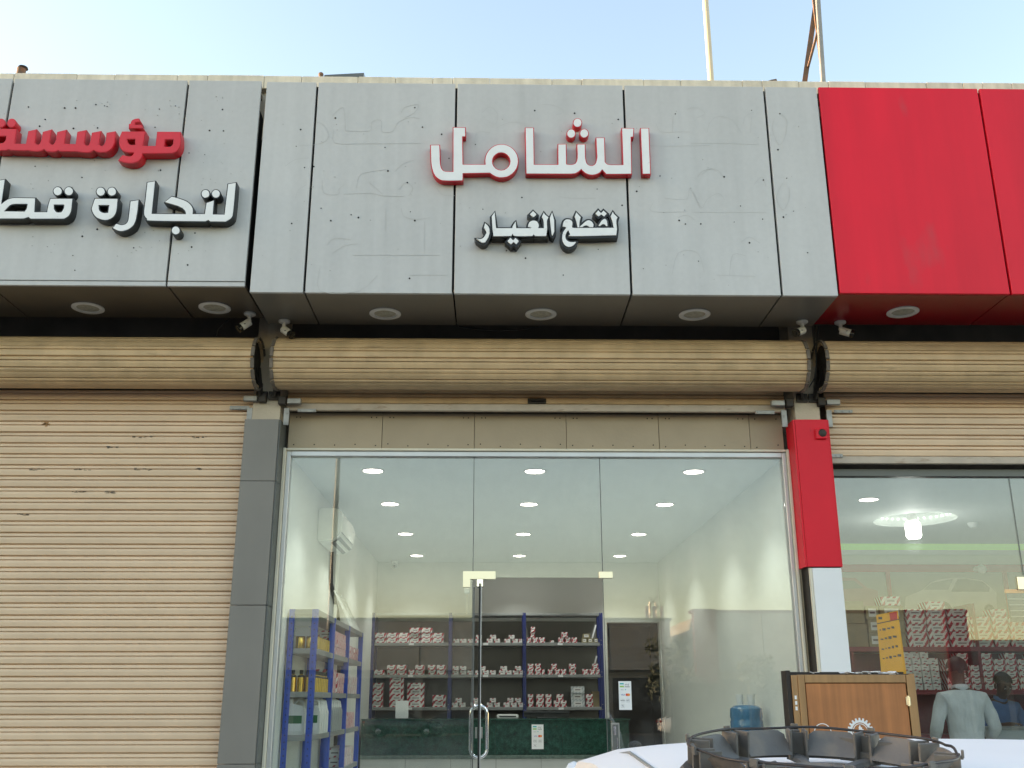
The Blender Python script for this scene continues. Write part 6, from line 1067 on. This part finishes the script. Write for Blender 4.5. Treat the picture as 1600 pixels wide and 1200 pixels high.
for i in range(NS):
    a = 2 * PI * (i + .32) / NS; R = Matrix.Rotation(a, 4, 'Z')
    mb = MB()                                              # a spoke: a flared hollow trough from the hub to the rim
    sec = []
    for r, w, z in ((.050, .012, .006), (.09, .014, .007), (.13, .018, .008), (.165, .026, .007), (.188, .034, .006)):
        sec.append([(r, -w * .5, z - .005), (r, -w * .42, z + .002), (r, 0, z + .005), (r, w * .42, z + .002), (r, w * .5, z - .005), (r, 0, z)])
    b = bmesh.new(); rows = [[b.verts.new(p) for p in s_] for s_ in sec]
    for A, B in zip(rows, rows[1:]):
        for k in range(6): b.faces.new((A[k], A[(k + 1) % 6], B[(k + 1) % 6], B[k]))
    b.faces.new(rows[0]); b.faces.new(rows[-1][::-1]); mb._add(b, R); hbuild(mb, 'spoke', 'hub_plastic', hub, 40)
    # upright wall panel between the clips: curved plate with folded side ribs
    a2 = 2 * PI * (i + .82) / NS; mb = MB(); seg = 9; half = .235; b = bmesh.new(); grid = []
    for k in range(seg):
        u = -half + 2 * half * k / (seg - 1); col = []
        for (rr_, zz) in ((.160, .012), (.172, .024), (.182, .036), (.187, .0475 - .007 * (abs(u) / half) ** 8)):
            th = a2 + u * (1.0 if zz < .03 else .88); col.append((rr_, th, zz))
        grid.append(col)
    def pol(r, th, z): return (r * math.cos(th), r * math.sin(th), z)
    V = [[b.verts.new(pol(*p)) for p in col] for col in grid]; V2 = [[b.verts.new(pol(p[0] - .0035, p[1], p[2])) for p in col] for col in grid]
    for k in range(seg - 1):
        for j in range(3): b.faces.new((V[k][j], V[k + 1][j], V[k + 1][j + 1], V[k][j + 1])); b.faces.new((V2[k][j], V2[k][j + 1], V2[k + 1][j + 1], V2[k + 1][j]))
        b.faces.new((V[k][3], V[k + 1][3], V2[k + 1][3], V2[k][3])); b.faces.new((V[k][0], V2[k][0], V2[k + 1][0], V[k + 1][0]))
    for k in (0, seg - 1):
        for j in range(3): b.faces.new((V[k][j], V[k][j + 1], V2[k][j + 1], V2[k][j]))
    mb._add(b)
    hbuild(mb, 'wall_panel', 'hub_plastic', hub, 50)
    mb = MB()                                              # clip: two upright ribs, a hooked tab holding the wire
    mb.box(.160, .195, -.0150, -.0105, .004, .050, .001, R).box(.160, .195, .0105, .0150, .004, .050, .001, R).box(.181, .1835, -.0125, .0125, .004, .044, .0005, R).box(.1835, .199, -.006, .006, .044, .048, .0008, R).box(.196, .200, -.006, .006, .050 - .004, .056, .0008, R)
    hbuild(mb, 'clip', 'hub_plastic', hub)
    if i % 3 == 1:
        mb = MB().box(.174, .1775, -.046, -.020, .004, .040, .001, R).box(.174, .1775, .020, .046, .004, .040, .001, R).box(.174, .1775, -.0195, .0195, .004, .020, .001, R); hbuild(mb, 'lug_plate', 'hub_plastic', hub)
hbuild(MB().tube([((.1925 + .002 * math.sin(i * .9)) * math.cos(2 * PI * i / 72), (.1925 + .002 * math.sin(i * .9)) * math.sin(2 * PI * i / 72), .0505 + .0012 * math.sin(i * .55)) for i in range(72)], .0021, 8, True), 'spring_wire', 'hub_wire', hub, True)

# ------------------------------------------------------------------ roof clutter
t = thing('roof_pole', 'plain beige steel pole rising from the roof above the middle sign board', 'pole', (2.136, .6, 6.12))
MB().cyl((2.136, .6, 6.12), (2.133, .6, 12.0), .030, n=16).build('shaft', 'pole_paint', t, smooth=40); MB().box(2.05, 2.22, .52, .68, 6.121, 6.14).build('base_plate', 'steel_dark', t)
t = thing('steel_frame', 'rusty crossed steel angle struts on the roof between the grey and red boards', 'steel frame', (2.8, -.3, 6.1))
MB().bar((2.74, -.66, 6.05), (2.835, -.66, 8.6), .03, .004).bar((2.757, -.676, 6.05), (2.852, -.676, 8.6), .004, .03).build('strut', 'pole_steel', t)
MB().bar((2.79, .5, 6.121), (3.36, .5, 8.8), .05, .005).bar((2.768, .478, 6.121), (3.338, .478, 8.8), .005, .05).build('strut', 'rust', t)
MB().bar((3.20, .45, 6.121), (3.18, .45, 8.8), .022, .022).build('strut', 'rust', t)
MB().bar((2.80, -.64, 7.12), (3.08, .5, 7.50), .02, .02).build('brace', 'rust', t)
t = thing('pipe_stub', 'short dark pipe stub with a hood on the parapet above the left board', 'pipe', (-3.81, -.75, 6.345))
MB().cyl((-3.81, -.92, 6.345), (-3.81, -.92, 6.415), .035, n=14).build('pipe', 'rust', t, smooth=40); MB().lathe([(.028, 0), (.040, .008), (.036, .018), (0, .024)], (-3.80, -.92, 6.41), 14).build('hood', 'steel_dark', t, smooth=40)
t = thing('pipe_stub', 'thin leaning pipe stub on the parapet above the middle board', 'pipe', (-1.40, -.78, 6.345)); MB().cyl((-1.40, -.93, 6.34), (-1.405, -.93, 6.37), .018, n=12).build('pipe', 'rust', t); MB().ball((-1.405, -.93, 6.38), .022).build('hood', 'rust', t)
t = thing('plank', 'dark plank lying on the parapet above the left end of the middle board', 'plank', (-1.2, -.75, 6.36)); MB().prism([(-1.375, 6.352), (-1.06, 6.347), (-1.055, 6.385), (-1.37, 6.362)], -.955, -.87).build('board', 'alu_dark', t)
t = thing('plank', 'small wooden offcut on the parapet above the right end of the middle board', 'plank', (2.0, -.8, 6.345)); MB().prism([(2.20, 6.346), (2.29, 6.348), (2.285, 6.372), (2.24, 6.362)], -.95, -.87).build('board', 'rust', t)

# ------------------------------------------------------------------ across the street, seen in the glass
def far_building(label, x0, x1, ztop, zband, band_m, pylons, y=-60):
    t = thing('building', label, 'building', ((x0 + x1) / 2, y - 5, -.42))
    MB().box(x0, x1, y - 10, y - .6, -.42, ztop - .5).build('wall', 'far_wall', t)
    n = max(3, int((x1 - x0) / 4)); w = (x1 - x0) / n
    for i in range(n):
        MB().box(x0 + i * w + .03, x0 + (i + 1) * w - .03, y, y - .58, zband, ztop - .2, .01).build('sign_panel', band_m, t)
        MB().box(x0 + i * w + .25, x0 + (i + 1) * w - .25, y - .6, y - .5, -.42, zband - .5).build('shop_opening', 'far_dark', t)
    MB().box(x0 - .1, x1 + .1, y + .05, y - .9, ztop - .19, ztop).build('roof_edge', 'far_band' if not pylons else 'far_maroon', t)
    for px in pylons: MB().box(px, px + 1.5, y + .25, y - .4, zband - 1.0, ztop + .05).build('pylon', 'far_maroon', t)
    return t
far_building('long beige shop row across the street, left of the mast, seen mirrored in the glass', -50, 11.7, 6.8, 3.5, 'far_light', [])
far_building('pale shop row with maroon pylons across the street, right of the mast', 13.2, 31.4, 7.3, 3.4, 'far_light', [13.2, 29.8])
def tree(label, x, y, h, seed, group=None):
    r = random.Random(seed); t = thing('street_tree', label, 'tree', (x, y, -.42), group); zb = -.42
    b = MB().tube([(x, y, zb), (x + .1, y, zb + h * .25), (x + .05, y + .1, zb + h * .55)], [.22, .16, .10], 8)
    for i in range(7):
        a = r.uniform(0, 6.28); q = h * r.uniform(.32, .5); b.tube([(x + .05, y, zb + q), (x + math.cos(a) * h * .14, y + math.sin(a) * h * .14, zb + q + h * .14), (x + math.cos(a) * h * .25, y + math.sin(a) * h * .25, zb + q + h * .30)], [.08, .05, .02], 6)
    b.build('trunk', 'bark', t)
    b = MB()
    for c in range(26):
        a = r.uniform(0, 6.28); rr_ = h * .27 * math.sqrt(r.random()); cz = zb + h * r.uniform(.38, .92); cc = Vector((x + rr_ * math.cos(a), y + rr_ * math.sin(a), cz)); s = h * r.uniform(.07, .12)
        for k in range(60):
            d = Vector((r.gauss(0, 1), r.gauss(0, 1), r.gauss(0, .8))).normalized() * s * r.uniform(.3, 1); u = Vector((r.gauss(0, 1), r.gauss(0, 1), r.gauss(0, 1))).normalized(); v = u.orthogonal().normalized(); p0 = cc + d; L_ = .16
            b.quad(p0 - u * L_, p0 - v * L_ * .5, p0 + u * L_, p0 + v * L_ * .5)
    b.build('crown', 'leaf', t, recalc=False); return t
far_building('low pale building across the street, right of the maroon pylons', 31.6, 70, 5.6, 3.2, 'far_light', [], -64)
tree('dusty green tree before the far shop rows, tallest of the three', 10.6, -52, 5.6, 1, 'trees across the street'); tree('dusty green tree in front of the pale far row, rightmost of the three', 16.5, -57, 4.8, 2, 'trees across the street'); tree('dusty green tree before the beige far row, leftmost of the three', -14, -52, 6.0, 3, 'trees across the street')
t = thing('radio_mast', 'lattice radio mast rising behind the gap between the far shop rows', 'mast', (12.6, -75, -.42)); b = MB()
for sx in (-.4, .4):
    for sy in (-.4, .4): b.bar((12.9 + sx, -75 + sy, -.42), (12.9 + sx * .6, -75 + sy * .6, 9.2), .07, .07)
for i in range(12):
    z = i * .8; b.bar((12.5, -74.6, z), (13.3, -74.6, z + .8), .04, .04).bar((13.3, -74.6, z), (12.5, -74.6, z + .8), .04, .04)
b.build('lattice', 'galv', t)
b = MB()
for dx in (-.6, 0, .6): b.box(12.9 + dx - .12, 12.9 + dx + .12, -74.3, -74.15, 7.6, 8.8)
b.build('antenna', 'white_plastic', t)
for i, (x, y) in enumerate(((-4.6, -13.5), (-3.6, -15.0))):
    t = thing('street_lamp', f'tall slender street lamp behind the camera, {["nearer", "farther"][i]} one', 'street lamp', (x, y, -.05), 'street lamps behind the camera')
    MB().cyl((x, y, -.05), (x, y, 9.0), .08, .05, 14).build('pole', 'alu_dark', t, smooth=40); MB().tube([(x, y, 8.9), (x + .3, y, 9.3), (x + 1.4, y, 9.45)], .035, 8).build('arm', 'galv', t); MB().box(x + 1.3, x + 1.9, y - .12, y + .12, 9.40, 9.50, .03).build('lamp_head', 'alu', t)

# left of the picture: an added sun-blocking mass, then the row goes on
t = thing('building', 'unseen block added far to the left to keep low sun off the street', 'building', (-75, -20, 0))
MB().box(-90, -62, -45, 12, -.4, 10.5).build('wall', 'far_wall', t); MB().box(-90.2, -61.8, -45.2, 12.2, 10.51, 10.8).build('roof_edge', 'far_light', t)
t = thing('shop_building', 'neighbouring shop row continuing to the left of the closed shutter', 'building', (-26, 3, 0))
MB().box(-46, -6.32, .1, 9, 0, 6.3).build('wall', 'plaster', t)
for i in range(8): MB().box(-46 + i * 4.95 + .02, -46 + (i + 1) * 4.95 - .02, -1.0, .08, 4.45, 6.2, .01).build('sign_panel', 'grey_panel', t); MB().box(-46 + i * 4.95 + .3, -46 + (i + 1) * 4.95 - .3, .03, .09, .15, 4.2).build('shutter_panel', 'slat_paint', t)
